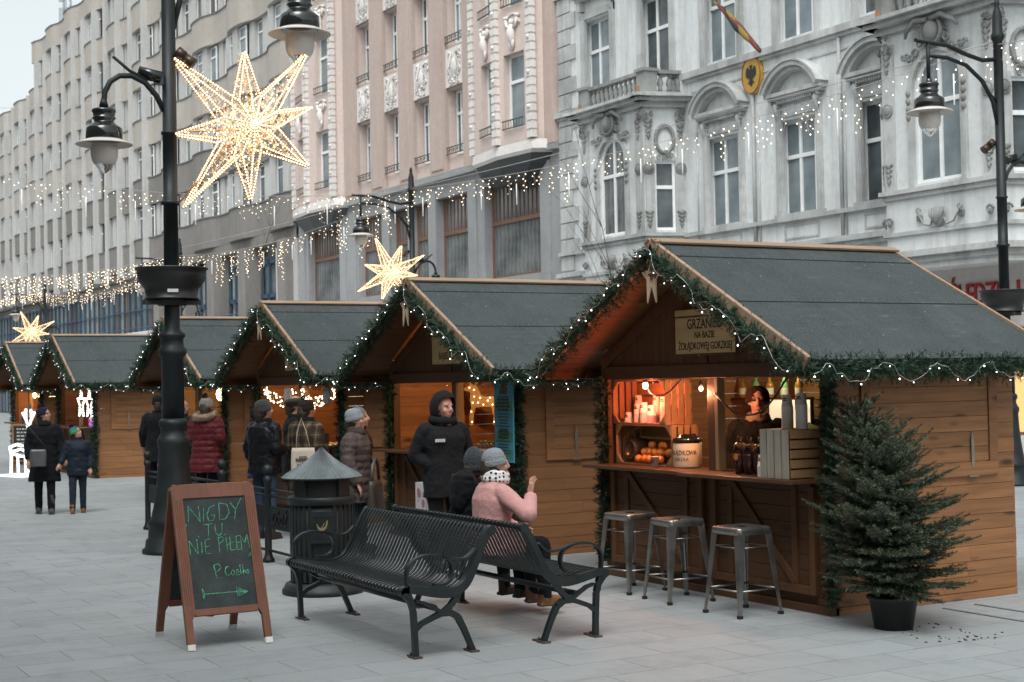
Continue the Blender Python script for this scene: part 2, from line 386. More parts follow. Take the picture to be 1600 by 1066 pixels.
for a in (-22.2, -19.2):
    win(G, a-GX, .2, .5, 2.2 if a < -20 else 2.0, 2.12, m_copper, m_shoplit, (.5,), (.8,), lab='warmly lit shop window')
tr = gmb()   # quoins, string courses, cornices, surrounds
z = .2; k = 0
while z < 16:
    wq = .95 if k % 2 else .68
    tr.box(-37.13, -37.13+wq, -.05, .02, z+.02, z+.45); z += .47; k += 1
for z0, h, p in ((9.40, .16, .16), (9.32, .08, .09), (5.36, .10, .12), (4.72, .12, .20), (4.62, .10, .12), (9.02, .04, .03)):
    for a, b in ((-37.2, -34.6), (-31.0, -22.9), (-19.2, -9)) : tr.box(a, b, -p, .02, z0, z0+h)
tr.box(-37.2, -9, -.45, .02, 16.1, 16.6); tr.box(-37.2, -9, -.25, .02, 15.85, 16.1); tr.box(-37.2, -9, -.12, .02, 12.9, 13.05)
for a, b in w1:
    for x in (a-.24, b+.06):
        tr.box(x, x+.18, -.07, .02, 5.46, 8.12); tr.box(x+.04, x+.14, -.09, .02, 5.46, 8.1)
    tr.box(a-.3, b+.3, -.10, .02, 5.46, 5.54)
    tr.box(a-.1, b+.1, -.05, .02, 7.82, 7.9)
    x0, x1 = a-.42, b+.42; cx = (x0+x1)/2; hw = (x1-x0)/2; sag = .62; R0 = (hw*hw+sag*sag)/(2*sag); ph = math.asin(hw/R0); zc = 8.40+sag-R0
    tr.box(x0, x1, -.26, .02, 8.30, 8.39); tr.box(x0+.06, x1-.06, -.18, .02, 8.22, 8.30)
    for q in range(22): tr.box(x0+.12+q*(x1-x0-.24)/22, x0+.12+(q+.55)*(x1-x0-.24)/22, -.16, .02, 8.14, 8.21)
    for q in range(16):
        t0, t1 = -ph+2*ph*q/16, -ph+2*ph*(q+1)/16
        for (ra, rb, pr_) in ((R0+.02, R0-.09, .34), (R0-.09, R0-.19, .24), (R0+.06, R0+.02, .38)):
            tr.prism([(cx+math.sin(t0)*ra, zc+math.cos(t0)*ra), (cx+math.sin(t1)*ra, zc+math.cos(t1)*ra), (cx+math.sin(t1)*rb, zc+math.cos(t1)*rb), (cx+math.sin(t0)*rb, zc+math.cos(t0)*rb)], -pr_, .02, 'y')
    for x in (a-.22, b+.07): # consoles
        tr.box(x, x+.15, -.16, .02, 8.05, 8.22); tr.box(x+.02, x+.13, -.11, .02, 7.85, 8.05); tr.tube([(x+.075, -.12, 8.14), (x+.075, -.13, 8.0), (x+.075, -.07, 7.85), (x+.075, -.06, 7.62)], [.07, .06, .045, .02], 6)
    # sunk panel below sill
    for (xa, xb, za, zb) in ((a-.05, b+.05, 4.94, 4.98), (a-.05, b+.05, 5.24, 5.28), (a-.05, a-.01, 4.98, 5.24), (b+.01, b+.05, 4.98, 5.24)): tr.box(xa, xb, -.025, .02, za, zb)
for a, b in w2:
    for x in (a-.30, b+.08):
        tr.box(x, x+.22, -.07, .02, 9.56, 12.2); tr.box(x+.05, x+.15, -.10, .02, 9.56, 12.2)
    tr.box(a-.3, b+.3, -.06, .02, 12.0, 12.2); tr.box(a-.44, b+.44, -.30, .02, 12.62, 12.74); tr.box(a-.36, b+.36, -.2, .02, 12.52, 12.62)
    for x in (a-.3, b+.12): tr.box(x, x+.17, -.18, .02, 12.25, 12.52); tr.tube([(x+.085, -.13, 12.4), (x+.085, -.10, 12.15), (x+.085, -.05, 11.9)], [.08, .055, .02], 6)
for xx in (-28.05, -28.2, -25.05, -25.15, -30.5): tr.tube([(xx, -.06, 4.75), (xx, -.06, 9.3)] if xx in (-28.2, -25.15) else [(xx, -.02, 4.75), (xx, -.02, 8.0)], .045 if xx in (-28.2, -25.15) else .02, 6)
tr.build('stone_trim', m_gtrim, G)
def oriel(x0, x1, cut, right_only=False):
    """bay with an arched front window, side windows, balcony on top"""
    y0 = -1.0; b = gmb(); t = gmb(); o = gmb()
    fw_ = x1-x0; cxm = (x0+x1)/2; ww = 1.22; hz0, hz1 = 5.56, 8.12
    pts = [(x0-.35, 0), (x0, y0), (x1, y0), (x1+.38, 0)]; os_ = []
    base = b.M.copy(); lst = []
    for (A, B) in zip(pts, pts[1:]):
        Fm, L_, ang = frame_at(A, B)
        front = A[1] == B[1]; o = gmb(); os_.append(o); b.M = base @ Fm; t.M = base @ Fm; o.M = base @ Fm
        if front:
            h = [(L_/2-ww/2, L_/2+ww/2, hz0, hz1, .09)]
        else: h = [(L_/2-.28, L_/2+.28, 5.56, 7.35, .09)]
        wall_holes(b, 0, L_, 4.15, 8.75, h, .22)
        lst.append((A, B, L_, ang, h[0], front))
        # mouldings
        for z0, hh, p in ((5.40, .09, .12), (5.30, .10, .06), (4.55, .08, .06), (4.10, .12, .18), (3.98, .12, .08), (8.72, .14, .12), (8.86, .10, .30), (8.96, .08, .42)):
            t.box(-p*.9, L_+p*.9, -p, .0, z0, z0+hh)
        for x in (.0, L_-.34) if front else (.0, L_-.22):
            wd_ = .34 if front else .2
            t.box(x+.02, x+wd_-.02, -.06, .0, 5.5, 8.5)
            o.sphere((x+wd_/2, -.07, 7.15), (.12, .05, .12), 10); o.tube([(x+wd_/2+.13*math.cos(q*.524), -.07, 7.15+.13*math.sin(q*.524)) for q in range(12)], .025, 5, closed=True)
            leaf_drop(o, (x+wd_/2, -.07, 8.35), .5, .16); leaf_drop(o, (x+wd_/2, -.07, 6.0), .42, .15)
            o.sphere((x+wd_/2, -.08, 4.85), (wd_*.28, .04, .11), 8); curl(o, (x+wd_/2, -.1, 4.85), .1, 1.2, 1, 0, .025)
            for q in range(5): curl(o, (x+wd_/2+rnd.uniform(-.1, .1), -.09, 8.55+rnd.uniform(-.2, .15)), rnd.uniform(.05, .1), 1.1, rnd.choice((-1, 1)), rnd.uniform(0, 6), .025)
        if front:
            c0 = L_/2; r = ww/2
            for q in range(12):
                a0, a1 = math.pi*q/12, math.pi*(q+1)/12
                z_ = hz1-r
                # corner fill above the arch, then the archivolt
                def P(a, k): return (c0-math.cos(a)*k, z_+math.sin(a)*k)
                e0, e1 = P(a0, r), P(a1, r)
                b.prism([e0, e1, (e1[0], hz1+.01), (e0[0], hz1+.01)], .02, .085, 'y')
                t.prism([P(a0, r+.16), P(a1, r+.16), P(a1, r+.02), P(a0, r+.02)], -.08, .0, 'y')
            for s in (-1, 1):
                t.box(c0+s*(r+.09)-.07, c0+s*(r+.09)+.07, -.08, 0, 5.5, z_)
                for q in range(7):
                    curl(o, (c0+s*(.15+q*.11), -.10, 8.32+.12*math.sin(q*1.3)-.02*q*q*.4), .12-.008*q, 1.3, s, q, .032)
                o.tube([(c0+s*.05, -.2, 8.75), (c0+s*.35, -.24, 8.78), (c0+s*.62, -.2, 8.62), (c0+s*.7, -.15, 8.5)], [.05, .06, .05, .03], 6)
                for q in range(4): o.sphere((c0+s*(r+.12), -.08, 7.4-q*.16), (.07, .05, .08), 6)
                o.tube([(c0+s*.55, -.07, 4.95), (c0+s*.4, -.08, 4.72), (c0+s*.22, -.08, 4.68), (c0+s*.15, -.08, 4.8)], [.015, .02, .02, .03], 5)
                curl(o, (c0+s*.55, -.07, 5.0), .07, 1.3, -s, 0, .015)
                for q in range(3): o.box(c0+s*.55-.06+q*.05, c0+s*.55-.035+q*.05, -.06, 0, 4.8, 4.92)
            o.sphere((c0, -.14, 8.52), (.20, .14, .24), 10); o.tube([(c0+.26*math.cos(q*.4), -.15, 8.52+.28*math.sin(q*.4)) for q in range(16)], .045, 5, closed=True)
            o.sphere((c0, -.09, 4.86), (.17, .09, .2), 9)
            for s in range(5): o.tube([(c0, -.12, 4.68), (c0+(s-2)*.07, -.16, 4.86), (c0+(s-2)*.09, -.12, 5.02)], [.02, .035, .03], 5)
        else:
            c0 = L_/2
            o.tube([(c0+.24*math.cos(q*.4), -.06, 7.9+.36*math.sin(q*.4)) for q in range(16)], .05, 6, closed=True)
            for q in range(6): curl(o, (c0+rnd.uniform(-.2, .2), -.08, 7.5+rnd.uniform(-.1, .1)), .07, 1.2, rnd.choice((-1, 1)), q, .022)
            t.box(c0-.36, c0-.27, -.05, 0, 5.5, 7.45); t.box(c0+.27, c0+.36, -.05, 0, 5.5, 7.45)
    b.M = t.M = base
    # floor, top slab
    for z_, zz, p in ((3.86, 3.98, 0), (8.98, 9.06, .30)):
        b.prism([(q[0]+(p if q[0] > cxm else -p), q[1]-(p if q[1] < 0 else 0)) for q in pts], z_, zz, 'z')
    # balcony on top
    bl = gmb(); P2 = [(x0-.02, .0), (x0+.05, y0+.06), (x1-.05, y0+.06), (x1+.22, .0)]
    for p in P2[1:3]:
        bl.box(p[0]-.19, p[0]+.19, p[1]-.19+.1, p[1]+.29, 9.06, 9.66, 0); bl.box(p[0]-.23, p[0]+.23, p[1]-.14, p[1]+.33, 9.66, 9.74, 0)
        bl.box(p[0]-.2, p[0]-.05, p[1]-.1, p[1]+.28, 9.08, 9.3, 1)
    for A, B in zip(P2, P2[1:]):
        A3, B3 = V((A[0], A[1]+.1, 0)), V((B[0], B[1]+.1, 0)); L_ = (B3-A3).length
        for z_, hh, ww_ in ((9.06, .10, .2), (9.62, .09, .24)): bl.beam(A3+V((0, 0, z_+hh/2)), B3+V((0, 0, z_+hh/2)), ww_, hh, 0)
        n = int(L_/.21)
        for q in range(n):
            c = A3.lerp(B3, (q+.5)/n)
            bl.lathe([(.035, 9.16), (.075, 9.20), (.045, 9.26), (.085, 9.36), (.07, 9.46), (.035, 9.54), (.06, 9.6), (.05, 9.63)], 8, (c.x, c.y, 0), 0)
    B_ = b.build('oriel_bay', m_gwall, G); t.build('bay_moulding', m_gtrim, B_); [q.build('bay_ornament', m_gorn, B_) for q in os_]; bl.build('balustrade', [m_gorn, m_brick], B_)
    for A, B, L_, ang, h, front in lst:
        Fm = frame_at(A, B)[0]; p = base @ Fm @ V((h[0], .05, h[2]))
        win(G, p.x, p.y, p.z, h[1]-h[0], h[3]-h[2], m_wframe, m_pane[1 if front and x0 > -30 else (2 if front else 0)], (.5,) if front else (), (.62,), .07, ang, arch=front)
oriel(-34.35, -31.45, .38); oriel(-22.80, -19.80, .38); oriel(-13.2, -10.4, .38)
# white ground floor shop
sh = gmb(); sh.box(-24.1, -9.0, -.06, -.005, 2.64, 4.30); sh.box(-24.1, -22.22, -.06, -.005, 0, 2.64); sh.box(-19.98, -19.22, -.06, -.005, 0, 2.64); sh.box(-17.18, -9, -.06, -.005, 0, 2.64)
sh.box(-24.2, -9.0, -.12, -.005, 4.30, 4.42)
SHF = sh.build('shop_front', m_white_pl, G)
m_red = M('red_sign_letter', (.36, .02, .03), .45)
LT = text('lettering', 'ŚLEDZIA I W', .60, m_red, SHF, (-20.84-GX, -.085, 3.30), (R_(90), 0, 0), .02, 'CENTER', .70, 0, .008)
for xx in (-22.3, -20.95, -19.4):
    l_ = gmb(); l_.cyl((xx, -.06, 3.92), (xx, -.30, 3.98), .012, n=6); l_.tube([(xx-.09, -.33, 3.97), (xx+.09, -.33, 3.97)], .035, 8); l_.build('sign_lamp', m_iron, SHF)
# ---------------------------------------------------------------- pink tenement
m_pink = plaster('pink_render', (.66, .54, .49), (.52, .42, .38), .25, cover=.5)
m_pink2 = plaster('tan_pilaster_render', (.52, .415, .37), (.40, .31, .28), .4, cover=.5)
m_relief = plaster('white_stucco_relief', (.76, .71, .68), (.54, .50, .48), .25, cover=.52)
m_gran = plaster('grey_granite_cladding', (.33, .335, .335), (.22, .22, .22), .35, rough=.7, cover=.5)
m_marble = M('red_marble', (.20, .11, .105), .35, 0, .25, 3)
m_railg = M('green_grey_railing', (.06, .08, .08), .5, .3)
PX = -47.5
P = thing('tenement_house', 'pink rendered tenement with white stucco panels and two rounded bays', 'building', (PX, 23, 0))
def pmb(): b = MB(); b.M = Matrix.Translation((-PX, 0, 0)); return b
cols = [-50.85, -48.42, -45.98, -43.55]; cw = 1.3
floors = [(9.25, 11.52), (12.98, 15.22), (16.7, 18.9)]
holes = [(c-cw/2, c+cw/2, a, b, .36) for c in cols for a, b in floors]
wb = pmb(); wall_holes(wb, -52.7, -42.0, 8.7, 20.5, holes, .3); wb.box(-57.8, -37.2, .45, 12, .02, 20.5)
wb.quad((-37.9, 0, 8.7), (-37.17, 0, 8.7), (-37.17, 0, 20.5), (-37.9, 0, 20.5)); wb.build('wall', m_pink, P)
pl = pmb()
for a, b in zip([-52.65, -50.2, -47.77, -45.33, -42.9], [-51.5, -49.07, -46.63, -44.2, -42.05]):
    pl.box(a, b, -.16, 0, 8.75, 20.4); 
    if b-a > .9: pl.box(a+.14, b-.14, -.20, -.16, 8.9, 20.2)
pl.box(-37.85, -37.2, -.2, 0, 8.75, 20.4); pl.build('pilaster', m_pink2, P)
rl = pmb()
def relief(mb, x0, x1, z0, z1, y):
    w, h = x1-x0, z1-z0; mb.box(x0, x1, y-.03, y+.02, z0, z1); cx = (x0+x1)/2; cz = (z0+z1)/2
    mb.sphere((cx, y-.04, cz), (w*.17, .08, h*.26), 8)
    for s in (-1, 1):
        for q in range(6): curl(mb, (cx+s*w*rnd.uniform(.16, .36), y-.05, z0+h*(q+.6)/6.4), rnd.uniform(.07, .13), 1.2, s*rnd.choice((1, -1)), rnd.uniform(0, 6), .03)
        mb.tube([(cx+s*w*.3, y-.05, z1-.1), (cx+s*w*.1, y-.07, z1-.22), (cx+s*w*.32, y-.05, cz), (cx+s*w*.1, y-.06, z0+.2)], [.03, .045, .045, .03], 5)
    for q in range(4): mb.sphere((cx+rnd.uniform(-.1, .1), y-.05, z0+.1+q*.09), (.07, .05, .06), 6)
for c in cols:
    for (a, b), (a2, b2) in zip(floors, floors[1:]+[(20.2, 21)]):
        q = pmb(); relief(q, c-cw/2+.02, c+cw/2-.02, b+.06, a2-.12, -.08); q.build('relief_panel', m_relief, P)
    for a, b in floors:
        win(P, c-.60-PX+.0, .27, a+.12, 1.20, b-a-.14, m_wframe, m_pane[rnd.choice((0, 0, 3, 1))], (.28,), (.64,), .075)
        q = pmb(); 
        for zz in (a+.08, a+.30): q.box(c-cw/2, c+cw/2, -.12, -.09, zz, zz+.03)
        for j in range(9): q.box(c-cw/2+.05+j*.148, c-cw/2+.07+j*.148, -.11, -.1, a+.1, a+.3)
        for j in range(4): curl(q, (c-.42+j*.28, -.115, a+.2), .07, 1, 1, 0, .012)
        q.build('sill_railing', m_railg, P)
def pbay(pts, panes, quoins):
    b = pmb(); base = b.M.copy(); q = pmb(); rl = pmb(); ra = pmb(); ws = []
    for A, B, hw in zip(pts, pts[1:], panes):
        Fm, L_, ang = frame_at(A, B); b.M = base @ Fm; rl.M = base @ Fm; ra.M = base @ Fm
        hs_ = [(L_*hw[0], L_*hw[1], a+.1, e+.12, .3) for a, e in floors] if hw else []
        wall_holes(b, 0, L_, 8.9, 20.5, hs_, .3)
        for h in hs_:
            ws.append((base @ Fm @ V((h[0], .22, h[2])), h[1]-h[0], h[3]-h[2], ang))
            for zz in (h[2]+.0, h[2]+.24): ra.box(h[0], h[1], -.10, -.07, zz, zz+.035)
            for j in range(8): ra.box(h[0]+.03+j*(h[1]-h[0]-.06)/7.2, h[0]+.05+j*(h[1]-h[0]-.06)/7.2, -.09, -.08, h[2], h[2]+.24)
            cx, z_ = (h[0]+h[1])/2, h[3]+.1     # little putto under an arch
            rl.sphere((cx, -.07, z_+.82), (.10, .09, .11), 8); rl.tube([(cx, -.06, z_+.74), (cx-.02, -.09, z_+.5), (cx+.02, -.07, z_+.28), (cx, -.04, z_+.1)], [.08, .15, .11, .05], 7)
            for s in (-1, 1):
                rl.tube([(cx+s*.1, -.06, z_+.66), (cx+s*.24, -.07, z_+.72), (cx+s*.3, -.06, z_+.92)], [.05, .05, .06], 6); rl.sphere((cx+s*.3, -.06, z_+.98), (.11, .08, .07), 6)
                rl.tube([(cx+s*.06, -.07, z_+.32), (cx+s*.08, -.08, z_+.12), (cx+s*.02, -.05, z_-.02)], [.06, .05, .03], 6)
            rl.tube([(cx+.36*math.cos(q_*.262), -.02, z_+.72+.36*math.sin(q_*.262)) for q_ in range(13)], .03, 5)
    b.M = base
    qs = []
    for x, y in quoins:
        z = 8.95; k = 0; q = pmb(); qs.append(q)
        while z < 20.3:
            q.box(x-.14, x+.14, y-.09, y+.1, z, z+.2); q.box(x-.11, x+.11, y-.06, y+.1, z+.2, z+.26); z += .26; k += 1
            if k % 4 == 0: q.sphere((x, y-.1, z-.12), (.09, .05, .08), 6)
    # rounded underside
    n = len(pts); ring0 = [V((x, y, 0)) for x, y in pts]; cx = sum(p[0] for p in pts)/n
    u = pmb()
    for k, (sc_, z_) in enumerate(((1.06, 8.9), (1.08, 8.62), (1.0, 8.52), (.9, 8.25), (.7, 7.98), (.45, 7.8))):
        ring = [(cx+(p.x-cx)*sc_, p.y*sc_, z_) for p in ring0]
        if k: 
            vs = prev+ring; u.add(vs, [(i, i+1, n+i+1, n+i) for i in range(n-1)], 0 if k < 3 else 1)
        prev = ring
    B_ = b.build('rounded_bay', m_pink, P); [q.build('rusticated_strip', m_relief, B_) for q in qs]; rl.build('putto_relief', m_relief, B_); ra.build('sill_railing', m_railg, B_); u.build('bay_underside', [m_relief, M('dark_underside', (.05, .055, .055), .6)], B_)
    for k, (p, w, h, ang) in enumerate(ws): win(P, p.x, p.y, p.z, w, h, m_wframe, m_pane[(1, 0, 2, 1, 1, 0, 1)[k % 7]], (), (.64,), .075, ang)
pbay([(-42.25, 0), (-41.5, -.48), (-39.65, -.70), (-37.9, -.55), (-37.6, 0)], [None, (.32, .84), (.22, .84), None], [(-41.75, -.4), (-39.65, -.74), (-37.85, -.55)])
pbay([(-57.6, 0), (-57.1, -.45), (-55.1, -.66), (-52.95, -.5), (-52.65, 0)], [None, (.3, .8), (.35, .88), None], [(-57.05, -.45), (-55.1, -.7), (-52.95, -.52)])
gw = [(-56.8, -53.5), (-51.8, -49.5), (-49.02, -47.5), (-47.3, -45.76), (-45.25, -43.0), (-41.85, -38.35)]
holes = [(a, b, 5.0, 7.98, .35) for a, b in gw]+[(a, b, .4, 3.9, .35) for a, b in gw]
gr = pmb(); wall_holes(gr, -57.8, -37.17, 0, 8.55, holes, .35); gr.box(-57.9, -37.15, -.22, .0, 8.55, 8.72); gr.box(-57.9, -37.15, -.12, .0, 8.72, 8.8)
for x in (-53.2, -52.2, -49.25, -45.5, -42.6, -38.0, -57.4): gr.box(x-.28, x+.28, -.06, 0, .0, 8.3)
gr.build('granite_base', m_gran, P); mb_ = pmb()
for a, b in gw: mb_.box(a, b, .02, .3, 4.5, 4.98)
mb_.build('marble_sill', m_marble, P)
for a, b in gw:
    win(P, a-PX, .28, 5.0, b-a, 2.98, m_copper, m_pane[2], () if b-a < 2 else (), (.60,), .1, ribs=int((b-a)/.26)); win(P, a-PX, .28, .4, b-a, 3.5, m_copper, m_pane[3], (.5,), (.8,), .1)
# ---------------------------------------------------------------- long modern block with wavy bands
m_conc = plaster('rough_grey_beige_render', (.45, .41, .37), (.32, .29, .26), .35, cover=.5, bump=.5)
m_conc2 = plaster('dark_spandrel_render', (.23, .215, .20), (.15, .14, .135), .4, cover=.5, bump=.5)
m_pier = plaster('pale_concrete_pier', (.54, .53, .515), (.38, .37, .36), .3, cover=.5)
BX = -100
B = thing('office_block', 'long grey beige office block with wavy bands of windows receding to the far left', 'building', (BX, 23, 0))
def bmb(): b = MB(); b.M = Matrix.Translation((-BX, 0, 0)); return b
def wv(x):
    t = ((-57.9-x)/5.25) % 1.0
    return -.42*(1/(1+math.exp(-(math.sin(t*math.tau))*3.2)))
XE = -172.0
xs = []; x = -57.9
while x > XE: xs.append(x); x -= .35
def band(mb, z0, z1, x0, x1, p=0.0, m=0):
    q = [x for x in xs if x1 >= x >= x0]
    for a, b in zip(q, q[1:]):
        ya, yb = wv(a)-p, wv(b)-p
        mb.quad((b, yb, z0), (a, ya, z0), (a, ya, z1), (b, yb, z1), m); mb.quad((b, yb, z1), (a, ya, z1), (a, .5, z1), (b, .5, z1), m); mb.quad((b, yb, z0), (b, .5, z0), (a, .5, z0), (a, ya, z0), m)
    mb.quad((q[0], wv(q[0])-p, z0), (q[0], .6, z0), (q[0], .6, z1), (q[0], wv(q[0])-p, z1), m)
    a = q[-1]; mb.quad((a, .6, z0), (a, wv(a)-p, z0), (a, wv(a)-p, z1), (a, .6, z1), m)
for k in range(6):
    q = bmb(); z0 = 8.35+3.22*k
    band(q, z0, z0+1.42, -172 if k < 5 else -106.4, -57.9, 0, 0)
    q2 = bmb(); band(q2, z0+1.42, z0+1.47, -172 if k < 5 else -106.4, -57.9, .05, 0)
    o_ = q.build('spandrel_band', m_conc2 if k in (0, 1) else m_conc, B); q2.build('band_coping', m_stone_dark, o_)
bk = bmb(); bk.box(-172, -57.9, .62, 14, .02, 22.6); bk.box(-105, -57.9, .6, 14, 22.6, 25.7); bk.box(-58.35, -57.9, -.06, .62, .02, 25.7); bk.build('wall', m_pier, B)
pr = bmb(); W = []
for k in range(5):
    z0 = 9.77+3.22*k; n = 0; x = -58.4
    while x > (XE if k < 4 else -106):
        y = wv(x)*.9+.14; pr.box(x-.66, x, y, .62, z0+.001, z0+1.80)
        if x-1.5 > XE: W.append((x-1.5, x-.66, max(wv(x-1.1)*.9+.23, -.2), z0+.02, k))
        x -= 1.5
x = -79
while x > XE:
    pr.box(x-.16, x+.16, -.44, .0, 8.0, 22.5 if x < -106.4 else 24.4); x -= 2.62
pr.build('pier', m_pier, B)
W.sort(key=lambda w: -w[0]); rest = MB()
for i, (a, b, y, z, k) in enumerate(W):
    pm = m_pane[(0, 1, 0, 2, 3)[(i*13+k*5) % 5]]
    if i < 95: win(B, a-BX+.05, y, z, b-a+.0, 1.70, m_wframe, pm, (), (.7,), .06)
    else: rest.quad((a-BX, y, z), (b-BX, y, z), (b-BX, y, z+1.75), (a-BX, y, z+1.75), i % 3); rest.box(a-BX+.38, a-BX+.44, y-.03, y, z, z+1.7, 3); rest.box(a-BX, a-BX+.06, y-.03, y, z, z+1.7, 3); rest.box(a-BX, b-BX, y-.03, y-.001, z+1.15, z+1.22, 3)
tag(rest.build('far_windows', m_pane[:3]+[m_wframe], B), kind='stuff')
gl = bmb()  # ground floor: recessed pillars near, blue glazing further on
gl.box(-172, -57.9, -.1, .6, 7.86, 8.32)
for x in (-58.3, -63.2, -67.6, -72.0, -76.4): gl.box(x-.9, x+.1, -.45, .35, .0, 7.86)
gl.build('ground_floor_frame', m_conc2, B)
bl = bmb(); 
for x0, x1 in ((-172, -77),):
    for zz in (4.75, 6.1, 7.3): bl.box(x0, x1, .30, .38, zz-.035, zz+.035)
    x = x0
    while x < x1: bl.box(x-.035, x+.035, .27, .40, .1, 7.4); x += 1.15
for x in (-62.2, -66.6, -71.0, -75.4):
    for xx in (x-.9, x, x+.9): bl.box(xx-.06, xx+.06, .30, .4, .1, 7.3)
    for zz in (4.2, 5.7, 7.2): bl.box(x-1.9, x+1.0, .3, .38, zz-.09, zz+.09)
bl.tube([(-172, -.35, 5.0), (-58, -.35, 5.0)], .035, 6); bl.build('blue_glazing_bar', m_blue, B)
pz = bmb()
x = -172; k = 0
while x < -58: pz.quad((x, .45, .1), (x+1.15, .45, .1), (x+1.15, .45, 7.5), (x, .45, 7.5), rnd.choice((1, 2, 2, 5, 5, 4))); x += 1.15
pz.build('shop_glazing', m_pane+[M('brown_shop_panel', (.18, .11, .08), .5), M('cream_shop_panel', (.36, .35, .32), .5)], B)
# annexe: door strip between office block and pink house
an = bmb(); an.box(-60.2, -57.95, -.12, .0, 0, 7.6); A_ = an.build('stair_wall', m_pier, B)
win(B, -59.5-BX, -.17, 4.2, .9, 3.0, m_wframe, m_pane[0], (), (.33, .66), .08)
# roof mast
a_ = thing('antenna_mast', 'thin lattice antenna mast with panel antennas on the far roof corner', 'antenna', (-107.5, 25.2, 22.6))
q = MB()
for dx, dy in ((-.35, 0), (.35, 0), (0, .5)): q.tube([(dx, dy, 0), (dx*.8, dy*.8, 12)], .07, 6)
for k in range(14):
    z = .4+k*.8; c = ((-.33, 0), (.33, 0), (0, .47)); 
    for i in range(3): q.tube([(*c[i], z), (*c[(i+1) % 3], z+.8)], .035, 4)
q.build('lattice', M('galvanised_steel', (.38, .42, .43), .45, .6), a_)
for z in (5.2, 7.0): q = MB(); q.box(-.95, -.6, -.2, .2, z, z+1.3); q.beam((-.6, 0, z+.6), (-.3, 0, z+.6), .06, .06); q.build('panel_antenna', M('antenna_white', (.5, .52, .53), .5), a_)
# house row on the near side of the street, behind the camera
ob = MB(); ob.M = Matrix.Translation((60, -2.6, 0)) @ Matrix.Rotation(math.pi, 4, 'Z')
hl = [(a, a+1.2, z, z+2.2, .25) for a in range(6, 218, 3) for z in (1, 5, 9)]
wall_holes(ob, 0, 220, 0, 13.0, hl, .25, 0, 1); ob.box(0, 220, .32, 10, 0.02, 13.0)
tag(ob.build('opposite_building', [plaster('opposite_stucco', (.33, .32, .30), (.22, .21, .2), .4), m_pane[0]]), kind='structure')
# white awning roof behind the stalls
aw = thing('pavilion', 'long white canvas pavilion roof behind the far stalls under the office block', 'pavilion', (-72, 20.6, 0))
q = MB(); q.prism([(-1.5, 4.25), (1.5, 4.55), (1.5, 4.62), (-1.5, 4.32)], -23.5, 21.5, 'x'); q.box(-23.5, 21.5, -1.52, -1.49, 3.95, 4.3); q.build('canvas_roof', M('white_canvas', (.72, .74, .76), .7, 0, .06), aw)
for k in range(10): q = MB(); q.box(-23+k*4.9, -22.9+k*4.9, -1.47, -1.37, 0, 4.25); q.build('post', m_iron, aw)
# ================================================================ LAMP POSTS, STARS, LIGHT CURTAINS
m_post = metal_paint('green_black_paint', (.011, .015, .016), .45)
m_gloss = M('gloss_black_enamel', (.010, .012, .012), .12, 0, .2, 5, spec=.7)
m_refl = M('pale_lamp_reflector', (.55, .50, .46), .45, 0, .1, 5)
m_plastic = M('black_planter_plastic', (.014, .015, .015), .45, 0, .25, 5, .1)
m_label = M('white_label', (.6, .62, .63), .5)
def glass_mat(name, col=(1, 1, 1), rough=.05):
    t = NT(name); t.set(col, rough, 0, .5); t.b.inputs['Transmission Weight'].default_value = 1; t.b.inputs['IOR'].default_value = 1.25; return t.mat
m_globe = glass_mat('clear_lamp_glass', (.95, .95, .95), .12)
m_frost = M('frosted_lamp_glass', (.55, .50, .46), .3, 0, .1, 6)
m_rope = EM('warm_rope_light', (1, .68, .40), 5.0, (1, .85, .6)); m_gold = M('gold_star_frame', (.42, .25, .11), .4, .5)
m_bulb = EM('warm_fairy_bulb', (1, .72, .45), 9); m_bulbc = EM('cool_fairy_bulb', (.9, .96, 1), 6.5); m_wire = M('pale_wire', (.45, .42, .40), .5); m_tubel = EM('icicle_tube', (.95, .95, .95), .5, (.7, .7, .7))
def lamp_head(parent, p, k=1.0):
    h = MB(); h.M = Matrix.Translation(p) @ Matrix.Scale(k, 4); x = y = z = 0   # z = reflector height
    h.lathe([(.03, .52), (.05, .50), (.05, .46), (.10, .455), (.145, .44), (.15, .41), (.135, .395), (.135, .34), (.15, .33), (.12, .30), (.13, .27), (.20, .22), (.222, .20), (.225, .06), (.20, .04)], 28, (x, y, z))
    H_ = h.build('lamp_head', m_gloss, parent)
    r = MB(); r.M = h.M; r.lathe([(.19, .05), (.345, -.005), (.35, .0), (.345, .012), (.20, .07)], 32, (x, y, z), cap=False); r.build('reflector', m_refl, H_)
    g = MB(); g.M = h.M; g.lathe([(.155, .0), (.168, -.06), (.165, -.14), (.15, -.2), (.12, -.25)], 24, (x, y, z), 1, cap=False); g.lathe([(.12, -.25), (.075, -.31), (.035, -.345), (.012, -.36), (.001, -.365)], 24, (x, y, z), 0, cap=False)
    g.build('glass_globe', [m_globe, m_frost], H_)
